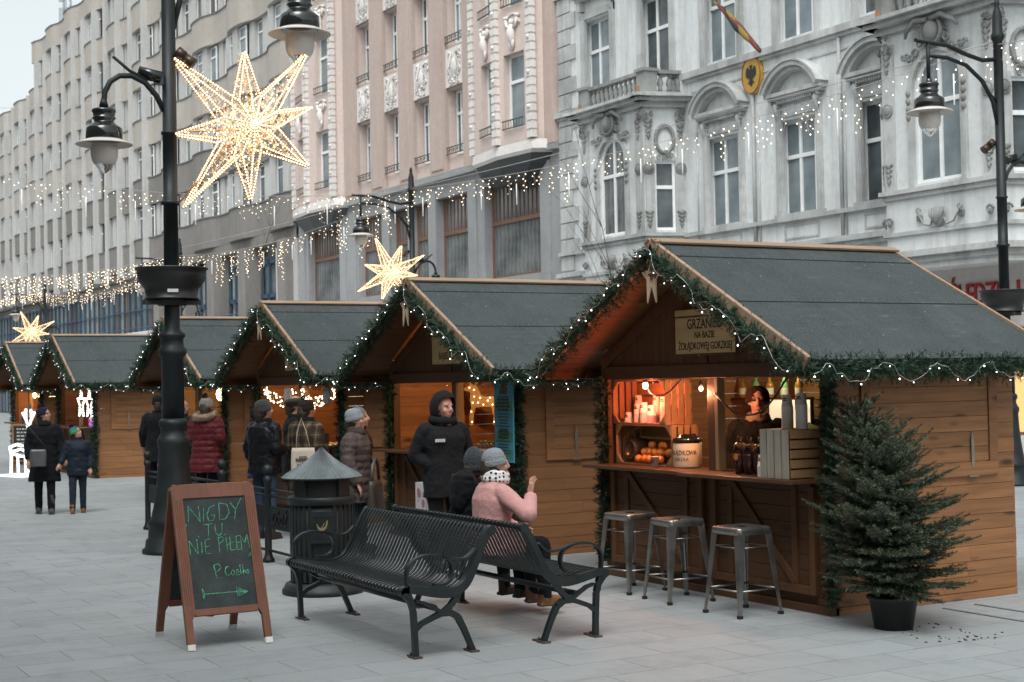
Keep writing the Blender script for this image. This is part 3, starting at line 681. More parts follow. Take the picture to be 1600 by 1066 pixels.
def make_post(loc, rz, label, basket=True):
    t = thing('street_lamp', label, 'street lamp', loc, rz, 'tall green black street lamps')
    b = MB(); b.lathe([(.34, 0), (.34, .04), (.31, .06), (.30, .14), (.275, .16), (.27, .30), (.285, .32), (.245, .36), (.215, .5), (.188, .7), (.168, .9), (.158, 1.1), (.172, 1.15), (.176, 1.19), (.155, 1.22), (.132, 1.27), (.132, 1.31), (.153, 1.35), (.15, 1.39), (.12, 1.42)], 32)
    b.build('post_base', m_post, t)
    s = MB(); s.lathe([(.12, 1.42), (.117, 2.06), (.15, 2.1), (.152, 2.14), (.125, 2.18), (.115, 2.26), (.14, 2.29), (.135, 2.32), (.085, 2.36), (.079, 2.7), (.077, 3.7), (.10, 3.70), (.10, 3.735), (.076, 3.74), (.076, 4.45), (.092, 4.452), (.092, 4.48), (.075, 4.485), (.072, 6.9), (.10, 6.95), (.105, 7.0), (.08, 7.05), (.075, 7.3), (.05, 7.4), (.035, 7.46), (.045, 7.5), (.03, 7.56), (.0, 7.6)], 28)
    s.build('shaft', m_post, t)
    a = MB()   # low arm towards -y
    pts = [(0, -.06, 4.72)]+[(0, -.40-.34*math.cos(R_(q)), 4.86+.30*math.sin(R_(q))) for q in range(160, -1, -12)][::1]
    pts = [(0, -.06, 4.70), (0, -.14, 4.86), (0, -.26, 4.99), (0, -.40, 5.05), (0, -.53, 5.04), (0, -.63, 4.97), (0, -.69, 4.85), (0, -.70, 4.7), (0, -.70, 4.66)]
    a.tube(pts, .03, 10); a.tube([(0, -.06, 5.02), (0, -.25, 5.03), (0, -.42, 5.10), (0, -.6, 5.24)], .018, 8); a.cyl((0, -.70, 4.7), (0, -.70, 4.78), .05, .03)
    a.build('pavement_arm', m_post, t); lamp_head(t, (0, -.70, 4.30), .84)
    a = MB()
    a.tube([(0, .05, 6.62), (0, .35, 6.58), (0, .7, 6.64), (0, 1.1, 6.74), (0, 1.75, 6.76)], .035, 8)
    a.tube([(0, .05, 5.6), (0, .14, 5.95), (0, .35, 6.25), (0, .7, 6.47), (0, 1.1, 6.55), (0, 1.5, 6.55)], .032, 8); a.tube([(0, .05, 5.95), (0, .25, 6.1), (0, .42, 6.3)], .025, 6)
    a.tube([(0, 1.5, 6.76), (0, 1.5, 6.2)], .03, 8); a.build('street_arm', m_post, t); lamp_head(t, (0, 1.5, 5.68))
    c = MB(); c.cyl((.06, -.1, 5.05), (-.02, -.32, 5.12), .06, .05); c.box(-.03, .03, -.16, -.06, 4.98, 5.1); c.build('security_camera', m_gloss, t)
    c = MB(); c.tube([(.07, .07, 5.34), (.10, .14, 5.28)], [.065, .058], 14); c.tube([(.105, .15, 5.27), (.14, .23, 5.20)], [.055, .065], 14); c.tube([(.03, .08, 5.26), (.08, .12, 5.16), (.11, .19, 5.17)], .010, 6); c.build('spotlight', M('bronze_spotlight', (.07, .045, .03), .4, .6), t)
    if basket:
        k = MB(); ring = [(.285, 2.68), (.285, 2.70), (.27, 2.71), (.285, 2.80), (.31, 2.83), (.345, 2.88), (.362, 2.95), (.365, 3.0), (.385, 3.005), (.385, 3.02), (.36, 3.02), (.34, 2.95), (.1, 2.93)]
        k.lathe(ring, 40); k.lathe([(.15, 2.62), (.15, 2.68), (.29, 2.68)], 24); k.box(-.06, .06, -.3, .3, 2.63, 2.68)
        K = k.build('planter_bowl', m_plastic, t)
        l_ = MB(); l_.obox((.287*math.cos(-.25), .287*math.sin(-.25), 2.765), (.006, .11, .035), Matrix.Rotation(-.25, 3, 'Z')); l_.build('label', m_label, K)
    return t
L0 = make_post((-15.6, 4.75, 0), 0, 'dark street lamp with flared base standing behind the chalkboard')
L1 = dup(L0, (-16.3, 18.15, 0), math.pi, 'street lamp at the right behind the nearest stall, against the grey tenement')
L2 = dup(L0, (-36.3, 17.7, 0), math.pi, 'street lamp before the pink house, behind the lit star above the second stall')
L3 = dup(L0, (-57.0, 17.7, 0), math.pi, 'distant street lamp hidden almost wholly behind the tall near lamp shaft')
L4 = dup(L0, (-80.5, 17.7, 0), math.pi, 'most distant street lamp in front of the blue framed glazing at far left')
# ---- star
def make_star(loc, scale, label, seed=1, rz=0):
    t = thing('light_star', label, 'star decoration', loc, rz, 'eight pointed stars of warm rope light'); t.scale = (scale,)*3
    rs = random.Random(seed); k = 1/395*.842   # crop pixels to metres (lateral in y)
    C0 = (437, 515)
    tips = [(425, 70), (800, 35), (815, 370), (790, 720), (450, 940), (75, 1000), (25, 585), (25, 150)]
    inn = [(495, 345), (595, 415), (590, 515), (497, 630), (382, 680), (290, 605), (290, 475), (370, 375)]
    S = .00172*1.16
    def P(p, x=0): return V((x, (p[0]-C0[0])*S, -(p[1]-C0[1])*S*.94))
    f = MB(); r = MB(); net = MB()
    def seg(a, b, bead=True):
        f.tube([a, b], .0135, 5)
        d = (b-a); n = max(2, int(d.length/.031)); off = V((.016, 0, 0))
        for s in (1, -1):
            for q in range(n): r.octa(a+d*((q+.5)/n)+off*s, .0112)
    n = 8
    for x, sc_ in ((.16, 1), (-.16, 1)):
        c = P(C0, x*1.5)
        for i in range(n):
            tp = P(tips[i], x*.25); a = P(inn[i-1], x*.8); b = P(inn[i], x*.8)
            seg(tp, a); seg(tp, b); seg(a, c)
            if x > 0: seg(c.lerp(tp, .0), c.lerp(tp, .35))
            for q in range(80):     # wire netting with tiny lamps in the facets
                u, v_ = rs.random(), rs.random()
                if u+v_ > 1: u, v_ = 1-u, 1-v_
                tri = rs.choice(((tp, a, b), (c, a, b)))
                p = tri[0]+(tri[1]-tri[0])*u+(tri[2]-tri[0])*v_
                q2 = p+V((rs.uniform(-.02, .02), rs.uniform(-.06, .06), rs.uniform(-.06, .06)))
                net.tube([p, (p+q2)/2+V((0, rs.uniform(-.02, .02), rs.uniform(-.02, .02))), q2], .0032, 3, caps=False)
                if q % 4 == 0: r.octa(p, .008)
    f.build('star_frame', m_gold, t); r.build('rope_light', m_rope, t); net.build('light_net', EM('dim_light_net', (1, .66, .34), .7, (.7, .5, .3)), t)
    return t
ST0 = make_star((-15.56, 5.60, 4.58), 1.0, 'large eight pointed star of warm rope light hung beside the near lamp post')
q = MB(); q.tube([(0, -.82, -.1), (0, .1, -.02)], .012, 6); q.tube([(0, -.80, -.9), (0, -.2, -.2)], .01, 6); q.build('bracket', m_gold, ST0)
s2 = dup(ST0, (-36.2, 17.02, 4.70), 0, 'lit star rising above the garlanded gable of the second stall'); s2.scale = (.95,)*3; s2.rotation_euler = (R_(-24), 0, 0)
s4 = dup(ST0, (-80.4, 16.95, 4.75), 0, 'small far lit star just above the roofs at the left edge'); s4.scale = (1.15,)*3; s4.rotation_euler = (R_(-24), 0, 0)
# ---- icicle light curtains
def curtain(a, b, sag, label, step, lens, dens=1.0, seed=3, tubes=4, bs=.0135, bright=None):
    rs = random.Random(seed); a, b = V(a), V(b); L_ = (b-a).length; t = thing('light_curtain', label, 'string lights', a, 0, 'icicle light curtains strung between the lamps')
    d = b-a
    def at(s): return d*s-V((0, 0, sag*4*s*(1-s)))
    w = MB(); w.tube([at(q/24) for q in range(25)], .006, 4); w.build('cable', m_wire, t)
    n = int(L_/step)
    for q in range(n):
        s = (q+rs.uniform(.2, .8))/n; p = at(s); h = rs.choice(lens)*rs.uniform(.7, 1.25); k = max(2, int(h/.075*dens)); m = MB(); pts = [p]
        cur = p.copy(); side = 1
        for j in range(k):
            cur = cur+V((rs.uniform(-.02, .02), rs.uniform(-.02, .02), -h/k))+d.normalized()*rs.uniform(-.025, .025); pts.append(cur.copy())
            side = -side; tw = cur+d.normalized()*side*rs.uniform(.03, .09)+V((0, 0, rs.uniform(-.03, .03)))
            m.tube([cur, tw], .0028, 3, 0, caps=False); m.octa(tw, bs*rs.uniform(.6, 1.1), 1)
        m.tube(pts, .003, 3, 0, caps=False)
        o = m.build('light_strand', [m_wire, bright or m_bulb], t)
    for q in range(tubes):
        s = (q+.5)/tubes+rs.uniform(-.03, .03); p = at(s)-V((0, 0, .25)); m = MB(); m.tube([p, p-V((0, 0, .5))], .011, 6); m.build('light_tube', m_tubel, t)
    return t
sh_, md_, lg_ = [.18, .25, .3], [.3, .4, .55], [.4, .6, .9]
curtain((-16.3, 18.1, 6.85), (-36.3, 17.65, 6.98), .30, 'light curtain hanging in front of the grey tenement windows', .34, [.12, .2, .35, .5, .8], 1, 3, 9)
curtain((-36.3, 17.65, 6.98), (-57.0, 17.65, 6.9), .45, 'light curtain crossing the lower storey of the pink house', .48, [.2, .4, .7, 1.1], .9, 5, 8)
curtain((-36.3, 17.6, 6.95), (-35.6, 4.7, 6.95), .42, 'light curtain spanning the street behind the near lamp shaft', .24, [.15, .25, .4, .6], 1.0, 7, 8, .0105)
curtain((-57.0, 17.6, 7.0), (-55.6, 4.7, 6.85), 1.0, 'bright sagging light curtain over the left stalls, nearer of the two there', .22, lg_, 1.3, 9, 8, .016)
curtain((-80.5, 17.6, 7.0), (-75.6, 4.7, 6.9), .9, 'bright far light curtain over the left stalls, farther of the two there', .26, md_, 1.3, 11, 5, .019)
curtain((-57.0, 17.65, 6.9), (-80.5, 17.65, 6.9), .7, 'receding light curtain before the blue framed glazing at left', .5, md_, 1.0, 13, 6, .014)
curtain((-16.3, 18.1, 6.85), (-7, 18.1, 6.9), .2, 'short light curtain at the right edge beside the lamp', .22, md_, 1.2, 15, 3)
for k, (a, b, s_) in enumerate((((-16.3, 18.1, 6.9), (-36.3, 17.65, 7.0), .05), ((-37.2, 22.9, 8.9), (-57, 17.7, 7.2), .25), ((-60, 22.5, 14.5), (-70, -1.5, 14), .8))):
    q = MB(); a, b = V(a), V(b); q.tube([a.lerp(b, j/16)-V((0, 0, s_*4*j/16*(1-j/16))) for j in range(17)], .008, 4)
    tag(q.build('overhead_cable', m_wire), ('thin cable carrying the lights before the grey tenement', 'thin cable crossing the front of the pink house', 'thin cable crossing the street before the office block')[k], 'cable')
# ---- flag and oval plate on the grey tenement
fl = thing('flag', 'furled black red and gold flag on a slanting pole above the oval plate', 'flag', (-29.3, 23, 11.5))
q = MB(); q.tube([(-.6, 0, .3), (.45, -.55, -.66)], .022, 8); q.build('flag_pole', m_iron, fl)
fc = [M('flag_black', (.02, .02, .02), .8), M('flag_red', (.16, .03, .03), .8), M('flag_gold', (.22, .16, .03), .8)]
q = MB()
for j, (ox, oz, ph) in enumerate(((0, 0, 0), (.06, -.03, 2), (-.03, .05, 4))):
    pts = []; rr = []
    for k in range(12):
        u = k/11; pts.append((.40+u*1.62+ox+.03*math.sin(u*9+ph), -.55+.03*math.cos(u*8+ph), -.62-1.50*u+oz)); rr.append(.03+.062*math.sin(u*math.pi)**1.0*(.6+.4*math.sin(u*14+ph)))
    q.tube(pts, rr, 8, j)
q.build('flag_cloth', fc, fl, recalc=False)
m_plq = M('yellow_enamel_plate', (.50, .30, .05), .4); m_plb = M('black_enamel', (.015, .015, .015), .4); m_plr = M('red_enamel', (.3, .05, .04), .4)
pq = thing('consulate_plate', 'oval yellow plate with a black eagle on the grey tenement', 'plate', (-28.17, 22.94, 9.03))
q = MB(); N = 36
q.prism([(.36*math.cos(k*math.tau/N), .47*math.sin(k*math.tau/N)) for k in range(N)], -.05, .06, 'y'); q.build('plate', m_plq, pq)
q = MB(); q.tube([(.345*math.cos(k*math.tau/N), -.055, .455*math.sin(k*math.tau/N)) for k in range(N)], .014, 5, closed=True); q.build('rim', m_plr, pq)
q = MB(); half = [(0, .22), (.035, .235), (.06, .20), (.035, .16), (.06, .12), (.12, .20), (.17, .17), (.20, .05), (.19, -.06), (.16, .0), (.14, -.10), (.11, -.03), (.09, -.13), (.06, -.06), (.05, -.13), (.12, -.2), (.09, -.24), (.04, -.17), (.05, -.26), (0, -.29)]
q.prism([(x, z) for x, z in half]+[(-x, z) for x, z in half[-2:0:-1]], -.058, -.05, 'y'); q.build('eagle', m_plb, pq)
# ================================================================ STALLS
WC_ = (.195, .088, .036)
m_wx = wood('pine_boards_along_x_shaded', sc(WC_, .68), 'x', isl=.5); m_wy = wood('pine_boards_along_y_lit', sc(WC_, 2.1), 'y', isl=.5); m_wz = wood('pine_boards_upright_shaded', sc(WC_, .85), 'z', isl=.5)  # one wood: front and gable tints darkened as shade, sides lightened as lit
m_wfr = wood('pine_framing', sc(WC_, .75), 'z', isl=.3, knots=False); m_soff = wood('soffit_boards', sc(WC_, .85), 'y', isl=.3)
m_pale = wood('pale_trim_board', (.40, .27, .185), 'y', isl=.15, dark=.25, knots=False); m_palez = wood('jamb_board_painted_lit', (.50, .30, .16), 'z', isl=.15, dark=.25, knots=False); m_count = wood('worn_counter_board', (.13, .062, .03), 'x', .4, isl=.25, knots=False)
m_int = wood('interior_pine', (.42, .22, .095), 'x', isl=.35)
def felt_mat():
    t = NT('slate_grey_roofing_felt'); c = t.co(); n = t.noise(c, 1.6, 6, .7); g = t.noise(c, 95, 3, .8); st = t.noise(t.co((9, 1.2, 9)), 1.4, 5, .75); vo = t.n('ShaderNodeTexVoronoi'); vo.inputs['Scale'].default_value = 6.5; t.l(c, vo.inputs['Vector'])
    b = t.mix(t.ramp(n, [(.3, 0.), (.7, 1.)]), (.016, .021, .022), (.046, .056, .058)); b = t.mix(t.ramp(g, [(.42, 0.), (.66, .8)]), b, (.09, .105, .107))
    b = t.mix(t.ramp(st, [(.60, 0.), (.74, .5)]), b, (.20, .22, .225)); b = t.mix(t.ramp(vo.outputs['Distance'], [(.028, .7), (.05, 0.)]), b, (.45, .47, .48))
    sk = t.noise(t.co((1.1, 7, 1.1)), 1.3, 5, .75); b = t.mix(t.ramp(sk, [(.5, 0.), (.8, .6)]), b, (.022, .028, .029))
    t.set(b, .8, 0, .3); t.bump(t.math('ADD', t.math('MULTIPLY', g, .4), t.noise(t.co((1.5, 2.5, 1.5)), 1, 3)), .45, .012); return t.mat
m_felt = felt_mat(); m_feltedge = M('felt_edge', (.03, .035, .036), .8)
m_hinge = M('zinc_hinge', (.28, .26, .22), .45, .7, .3, 20)
m_needle = M('fir_needle_green', (.012, .034, .018), .55, 0, .45, 14, spec=.3); m_needle2 = M('fir_needle_light', (.030, .065, .034), .55, 0, .3, 14, spec=.3)
RL = math.hypot(1.83, .97); RC, RS = 1.83/RL, .97/RL
def slope(s, t, y, n=0): return (s*(t*RC+n*RS), y, 2.84-t*RS+n*RC)
def slab(mb, s, t0, t1, y0, y1, n0, n1, m=0):
    P = [slope(s, a, y, n) for n in (n0, n1) for a, y in ((t0, y0), (t1, y0), (t1, y1), (t0, y1))]
    f = [(0,3,2,1),(4,5,6,7),(0,1,5,4),(1,2,6,5),(2,3,7,6),(3,0,4,7)]
    mb.add(P, f if s > 0 else [q[::-1] for q in f], m)
def make_stall(label, loc):
    rs = random.Random(5); D = 1.88
    t = thing('market_stall', label, 'market stall', loc, 0, 'row of gabled wooden market stalls')
    for s in (-1, 1):
        b = MB(); z = .06; h = .118
        b.box(s*1.47-.03, s*1.47+.03, 0.0, D, .0, .055)
        while z < 1.99:
            e = rs.uniform(-.002, .003); y = .002
            cut = rs.uniform(.4, 1.4)
            for a, c in ((.002, cut), (cut+.002, D-.002)):
                b.box(s*1.485-.016+e*s, s*1.485+.016+e*s, a, c, z, min(z+h-.003, 2.03))
            z += h
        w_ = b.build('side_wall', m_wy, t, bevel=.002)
    hm = MB(); x0, x1 = 1.503, 1.523
    for (a, c, z0, z1) in ((.27, 1.68, .95, 1.06), (.27, .36, 1.06, 1.9), (1.59, 1.68, 1.06, 1.9)): hm.box(x0, x1, a, c, z0, z1)
    z = 1.062
    while z < 1.88: hm.box(x0, x0+.008, .362, 1.588, z, z+.115); z += .118
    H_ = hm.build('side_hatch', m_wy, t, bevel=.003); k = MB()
    for y in (.62, 1.40): k.box(x1, x1+.004, y-.015, y+.015, 1.02, 1.24); k.box(x1, x1+.012, y-.05, y+.05, .945, .958); k.prism([(y-.015, 1.24), (y+.015, 1.24), (y, 1.30)], x1, x1+.004, 'x')
    k.build('hinge', m_hinge, H_)
    # gable of upright boards
    g = MB(); x = -1.50
    while x < 1.49:
        w = min(.112, 1.5-x); e = rs.uniform(-.002, .002)
        def top(q): return 2.76-abs(q)*.53
        g.add([(x+.001, -.012+e, 1.84), (x+w-.001, -.012+e, 1.84), (x+w-.001, -.012+e, top(x+w)), (x+.001, -.012+e, top(x)), (x+.001, .012, 1.84), (x+w-.001, .012, 1.84), (x+w-.001, .012, top(x+w)), (x+.001, .012, top(x))], [(0,1,2,3),(7,6,5,4),(0,3,7,4),(1,5,6,2),(3,2,6,7),(0,4,5,1)])
        x += .112
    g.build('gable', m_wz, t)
    g = MB()
    for s in (-1, 1): # barge boards on the gable wall below the soffit
        slab(g, s, .02, 1.76, -.045, -.014, -.20, -.12)
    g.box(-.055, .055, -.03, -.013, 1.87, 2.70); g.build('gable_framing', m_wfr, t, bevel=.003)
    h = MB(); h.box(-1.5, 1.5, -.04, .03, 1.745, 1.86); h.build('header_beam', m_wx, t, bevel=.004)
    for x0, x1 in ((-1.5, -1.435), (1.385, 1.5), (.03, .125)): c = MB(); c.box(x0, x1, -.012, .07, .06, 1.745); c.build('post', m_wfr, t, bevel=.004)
    c = MB(); c.box(.128, .170, -.016, .06, 1.0, 1.744, 0); c.build('lit_look_jamb', m_palez, t, bevel=.003)  # pale tone painted in for lamplight that the bulb does not throw here
    f = MB(); z = .06
    while z < .94: f.box(-1.434, 1.384, -.008+rs.uniform(-.002, .002), .018, z, min(z+.115, .955)); z += .118
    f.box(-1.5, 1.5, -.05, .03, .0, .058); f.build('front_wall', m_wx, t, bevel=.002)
    for (a, b_, d) in ((-1.36, -.02, 1), (.10, 1.34, 1)):   # shutters folded down below the counter
        p = MB()
        for x in (a, b_-.06): p.box(x, x+.06, -.055, -.012, .13, .93)
        for x in (a+.20, b_-.27): p.box(x, x+.055, -.042, -.012, .19, .93)
        p.box(a+.06, b_-.06, -.055, -.012, .13, .19)
        p.beam((a+.26, -.03, .92), (b_-.24, -.03, .2), .055, .03, up=(0, 1, 0))
        z = .19
        while z < .92: p.box(a+.06, b_-.06, -.022, -.011, z, z+.113, 1); z += .116
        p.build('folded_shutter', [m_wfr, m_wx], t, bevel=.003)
    for (a, b_, z, d) in ((-1.5, .10, .965, .26), (.07, 1.46, .965, .36)):
        p = MB(); dd = d/3
        for k in range(3): p.box(a+k*.004, b_-k*.004, -d+k*dd+.001, -d+(k+1)*dd-.001, z+rs.uniform(0, .002), z+.03)
        p.box(a, b_, .0, .28, z, z+.028)
        p.build('counter', m_count, t, bevel=.004)
    i = MB(); z = .06
    while z < 2.6: w = min(1.45, (2.74-z-.118)/.53); i.box(-w, w, D-.03, D-.005, z, z+.115); z += .118
    i.build('back_wall', m_int, t)
    i = MB()
    for x in (-1.1, -.42, .36, .75): i.box(x, x+.06, D-.075, D-.03, .05, 1.9)
    i.box(-1.1, 1.4, D-.07, D-.031, 1.78, 1.85); i.beam((-1.03, D-.05, .5), (-.4, D-.05, 1.75), .06, .03, up=(0, 1, 0)); i.beam((.42, D-.05, 1.0), (.74, D-.05, 1.75), .06, .03, up=(0, 1, 0)); i.beam((-.36, D-.05, 1.75), (.36, D-.05, .5), .06, .03, up=(0, 1, 0))
    i.box(-1.45, 1.45, .02, D-.03, .03, .055); i.build('inner_bracing', m_wfr, t, bevel=.003)
    # roof
    r = MB()
    for s in (-1, 1):
        for t0, t1, lift in ((.0, .29, .010), (.27, 1.13, .005), (1.11, RL+.02, .0)):
            slab(r, s, t0, t1, -.49, 2.06, -.012+lift*.5, .0+lift); slab(r, s, t1-.004, t1+.001, -.489, 2.059, -.008+lift*.5, .0015+lift, 1)
        slab(r, s, RL, RL+.02, -.49, 2.06, -.06, -.001)
        for tt in (.275, 1.115, RL-.03):
            y = -.42
            while y < 2.03: r.octa(slope(s, tt, y, .012), .0055, 2); y += rs.uniform(.10, .16)
    R0 = r.build('roof_felt', [m_felt, m_feltedge, m_hinge], t)
    q = MB()
    for s in (-1, 1):
        a = .03
        while a < RL-.02: slab(q, s, a, min(a+.117, RL), -.47, 2.04, -.034, -.013); a += .12
        slab(q, s, RL-.02, RL, -.47, 2.04, -.13, -.034)
    q.build('soffit', m_soff, R0)
    for s in (-1, 1):
        q = MB(); slab(q, s, .0, RL+.02, -.525, -.485, -.10, .022); q.build('rake_board', m_pale, R0, bevel=.003)
        q = MB(); slab(q, s, .0, RL+.02, 2.06, 2.09, -.10, .022); q.build('rake_board', m_pale, R0, bevel=.003)
    q = MB()
    for s in (-1, 1): slab(q, s, -.0, .075, -.53, 2.10, .022, .042)
    q.build('ridge_board', m_pale, R0, bevel=.003)
    return t
def garland_mesh(paths, seed, dens=330, rad=.115, core=.022):
    rs = random.Random(seed); g = MB(); V0 = V((0, 0, 0))
    for pts in paths:
        pts = [V(p) for p in pts]; g.tube(pts, core, 5, 0)
        for a, b in zip(pts, pts[1:]):
            d = b-a; L_ = d.length; dn = d/L_
            for k in range(max(1, int(L_*dens))):
                p = a+d*rs.random(); r = V((rs.gauss(0, 1), rs.gauss(0, 1), rs.gauss(0, 1))); r = (r-dn*r.dot(dn)).normalized()
                tw = (r+dn*rs.uniform(-.5, .9)).normalized(); l_ = rad*rs.uniform(.65, 1.25); m = 0 if rs.random() < .68 else 1
                tip = p+tw*l_
                for j in range(13):
                    u = .12+.88*j/12; q = p+tw*l_*u; nd = V((rs.gauss(0, 1), rs.gauss(0, 1), rs.gauss(0, 1))); nd = ((nd-tw*nd.dot(tw)).normalized()+tw*.75).normalized()
                    e = q+nd*rs.uniform(.028, .045); w = nd.cross(tw).normalized()*.0040
                    n = len(g.v); g.v += [q-w, q+w, e]; g.f.append((n, n+1, n+2)); g.mi.append(m); g.sm.append(False)
    return g
def rake(s, n=14): return [slope(s, .02+(RL-.0)*k/n, -.545+.015*math.sin(k*1.7), -.085+.018*math.sin(k*2.3)) for k in range(n+1)]
def eave(s): return [(s*1.86, -.54+2.55*k/12, 1.80-.02*abs(math.sin(k*1.1))) for k in range(13)]
def vert(x, z1=.1): return [(x+.012*math.sin(k*1.9), -.06, 1.78-(1.78-z1)*k/10) for k in range(11)]
GP = [rake(-1), rake(1), eave(1), eave(-1), vert(-1.47, .12), vert(1.535, .10)]
GG = garland_mesh(GP[:4], 21); G2 = garland_mesh(GP[4:], 22, 300, .078); GG.add(G2.v, G2.f); GG.mi[-len(G2.f):] = G2.mi; GM = GG.mesh('greenery', [m_needle, m_needle2])
def lights_mesh(seed, bs=.0052):
    rs = random.Random(seed); g = MB()
    for pts in GP[:4]:
        pts = [V(p) for p in pts]; ln = sum((b-a).length for a, b in zip(pts, pts[1:])); n = int(ln/.045); out = []
        for k in range(n+1):
            s = k/n*(len(pts)-1); i = min(int(s), len(pts)-2); p = pts[i].lerp(pts[i+1], s-i)
            p = p+V((0, -.075+.02*math.sin(k*.9) if pts is not None else 0, .055*math.sin(k*.55)+rs.uniform(-.02, .02))); 
            if abs(pts[0].x-pts[-1].x) < .1: p = p+V((.07*(1 if pts[0].x > 0 else -1), .08, -.03))
            out.append(p)
            if k % 3 == 0: g.sphere(p+V((rs.uniform(-.02, .02), -.01, -.02)), bs*rs.uniform(.8, 1.2), 6, 1, 4)
        g.tube(out, .0026, 4, 0, caps=False)
    return g.mesh('fairy_lights', [m_wire, m_bulbc])
LM = lights_mesh(4)
SX = [-9.80, -14.31, -18.74, -23.17, -30.85, -35.55]
slab_l = ['nearest stall, signed for mulled drink, with a worker behind its counter', 'second stall, with the lit wooden deer and a blue menu banner', 'third stall, glowing with paper snowflakes and bulbs over its counter',
          'fourth stall, partly hidden by the tall near lamp post', 'fifth stall, with a lit star and pink glow in its opening', 'last stall, cut off by the left edge of the picture']
STALLS = [make_stall(slab_l[0], (SX[0], 7.42, 0))]
for x, l in zip(SX[1:], slab_l[1:]): STALLS.append(dup(STALLS[0], (x, 7.42, 0), 0, l))
gl_l = ['fir garland with white lights edging the nearest stall roof', 'fir garland with white lights edging the roof of the stall with the lit deer', 'fir garland with white lights edging the roof of the third stall from the front',
        'fir garland with white lights edging the roof just behind the near lamp post', 'fir garland with white lights edging the roof of the fifth stall above the boy', 'fir garland with white lights on the roof cut by the left picture edge']
for x, l in zip(SX, gl_l):
    t = thing('garland', l, 'garland', (x, 7.42, 0), 0, 'fir garlands on the stall roofs'); link('greenery', GM, t); link('fairy_lights', LM, t)
# wooden gable stars
def star_mesh():
    q = MB(); o = []
    for k in range(10):
        a = math.pi/2+k*math.pi/5; r = .135 if k % 2 == 0 else .065
        x, z = r*math.cos(a), r*math.sin(a)
        if k in (4, 6): z -= .10; x *= .75
        o.append((x, z))
    i = [(x*.42, z*.42) for x, z in o]
    for k in range(10):
        j = (k+1) % 10; q.prism([o[k], i[k], i[j], o[j]], -.006, .006, 'y')
    return q.mesh('wooden_star', M('pale_plywood', (.55, .42, .30), .6))
SM_ = star_mesh()
for k, l in ((0, 'pale cut out wooden star hanging in the gable of the nearest stall'), (1, 'pale cut out wooden star hanging in the second stall gable'), (2, 'pale cut out wooden star in the gable of the third stall')):
    o = link('wooden_star', SM_); o.location = (SX[k]+.06, 6.86, 2.56); tag(o, l, 'star ornament', 'cut out stars in the gables')
# signs on the gables
m_signb = wood('pale_sign_board', (.80, .56, .27), 'x', .55, .3, isl=.1, knots=False); m_ink = M('dark_sign_ink', (.03, .022, .015), .6)
def sign(k, lines, label):
    t = thing('stall_sign', label, 'sign', (SX[k]+.09, 7.36, 2.12)); q = MB(); q.box(-.40, .40, -.012, .012, -.175, .125); q.box(-.40, .40, -.014, .012, .135, .19); B_ = q.build('sign_board', m_signb, t, bevel=.003)
    q = MB()
    for a, b, c, d in ((-.415, -.402, -.19, .2), (.402, .415, -.19, .2), (-.402, .402, -.19, -.177), (-.402, .402, .126, .134)): q.box(a, b, -.018, .012, c, d)
    q.build('sign_frame', m_wfr, t)
    for s, sz, z, sx in lines: text('sign_text', s, sz, m_ink, B_, (0, -.0135, z), (R_(90), 0, 0), .001, 'CENTER', sx, 0, .0008)
sign(0, [('GRZANIEC', .115, .065, .82), ('NA BAZIE', .078, -.025, .80), ('ŻOŁĄDKOWEJ GORZKIEJ', .085, -.115, .74)], 'wooden sign reading GRZANIEC on the gable of the nearest stall')
sign(1, [('BOM', .115, .03, .82), ('BĄBELKOW', .105, -.09, .85)], 'wooden sign reading BĄBELKOW partly hidden by the garland')
sign(2, [], 'small blank looking sign edge on the third stall gable')
q = MB()  # crescent moon ornament
N = 16; o_ = [(.085*math.cos(R_(60+k*240/N)), .085*math.sin(R_(60+k*240/N))) for k in range(N+1)]; i_ = [(.032+.062*math.cos(R_(75+k*210/N)), .062*math.sin(R_(75+k*210/N))) for k in range(N+1)]
for k in range(N): q.prism([o_[k], i_[k], i_[k+1], o_[k+1]], -.006, .006, 'y')
mo = q.build('wooden_moon', m_wfr); mo.location = (SX[0]+.02, 7.375, 2.40); tag(mo, 'small wooden crescent moon above the GRZANIEC sign', 'moon ornament')
# warm lamps inside the stalls
m_lamp = EM('warm_bulb_glass', (1, .62, .28), 14); m_redb = EM('orange_red_bulb', (1, .38, .18), 22)
def bulb(loc, label, power, col, mat=None, r=.03, rad=.03, group=None):
    t = thing('light_bulb', label, 'light bulb', loc, 0, group); q = MB(); q.sphere((0, 0, 0), (r, r, r*1.2), 10); q.build('glass', mat or m_lamp, t); q = MB(); q.cyl((0, 0, r), (0, 0, r+.04), .016, n=8); q.tube([(0, 0, r+.04), (0, 0, r+.12)], .004, 4); q.build('socket', m_plastic, t)
    l = bpy.data.lights.new('bulb_light', 'POINT'); l.energy = power; l.color = col; l.shadow_soft_size = rad
    lo = bpy.data.objects.new('bulb_light', l); COL.objects.link(lo); lo.parent = t; lo.location = (0, -.0, -r*2.2)
WARM = (1, .52, .20)
bulb((SX[0]-.86, 7.42, 1.69), 'glowing orange red bulb on a cable in front of the cup crate', 19, (1, .20, .09), m_redb, .026)
bulb((SX[0]-.04, 7.40, 1.66), 'small orange bulb left of the centre post of the nearest stall', 27, (1, .42, .20), m_redb, .018)
bulb((SX[0]-.6, 8.7, 1.95), 'bulb over the bottle shelf at the back of the nearest stall', 10, (.95, .85, .45), m_lamp, .02)
bulb((SX[1]-.2, 8.0, 1.95), 'bulb hidden under the ridge of the stall with the lit deer', 34, WARM); bulb((SX[1]+.9, 8.2, 1.95), 'second bulb under the roof of the stall with the lit deer', 22, WARM)
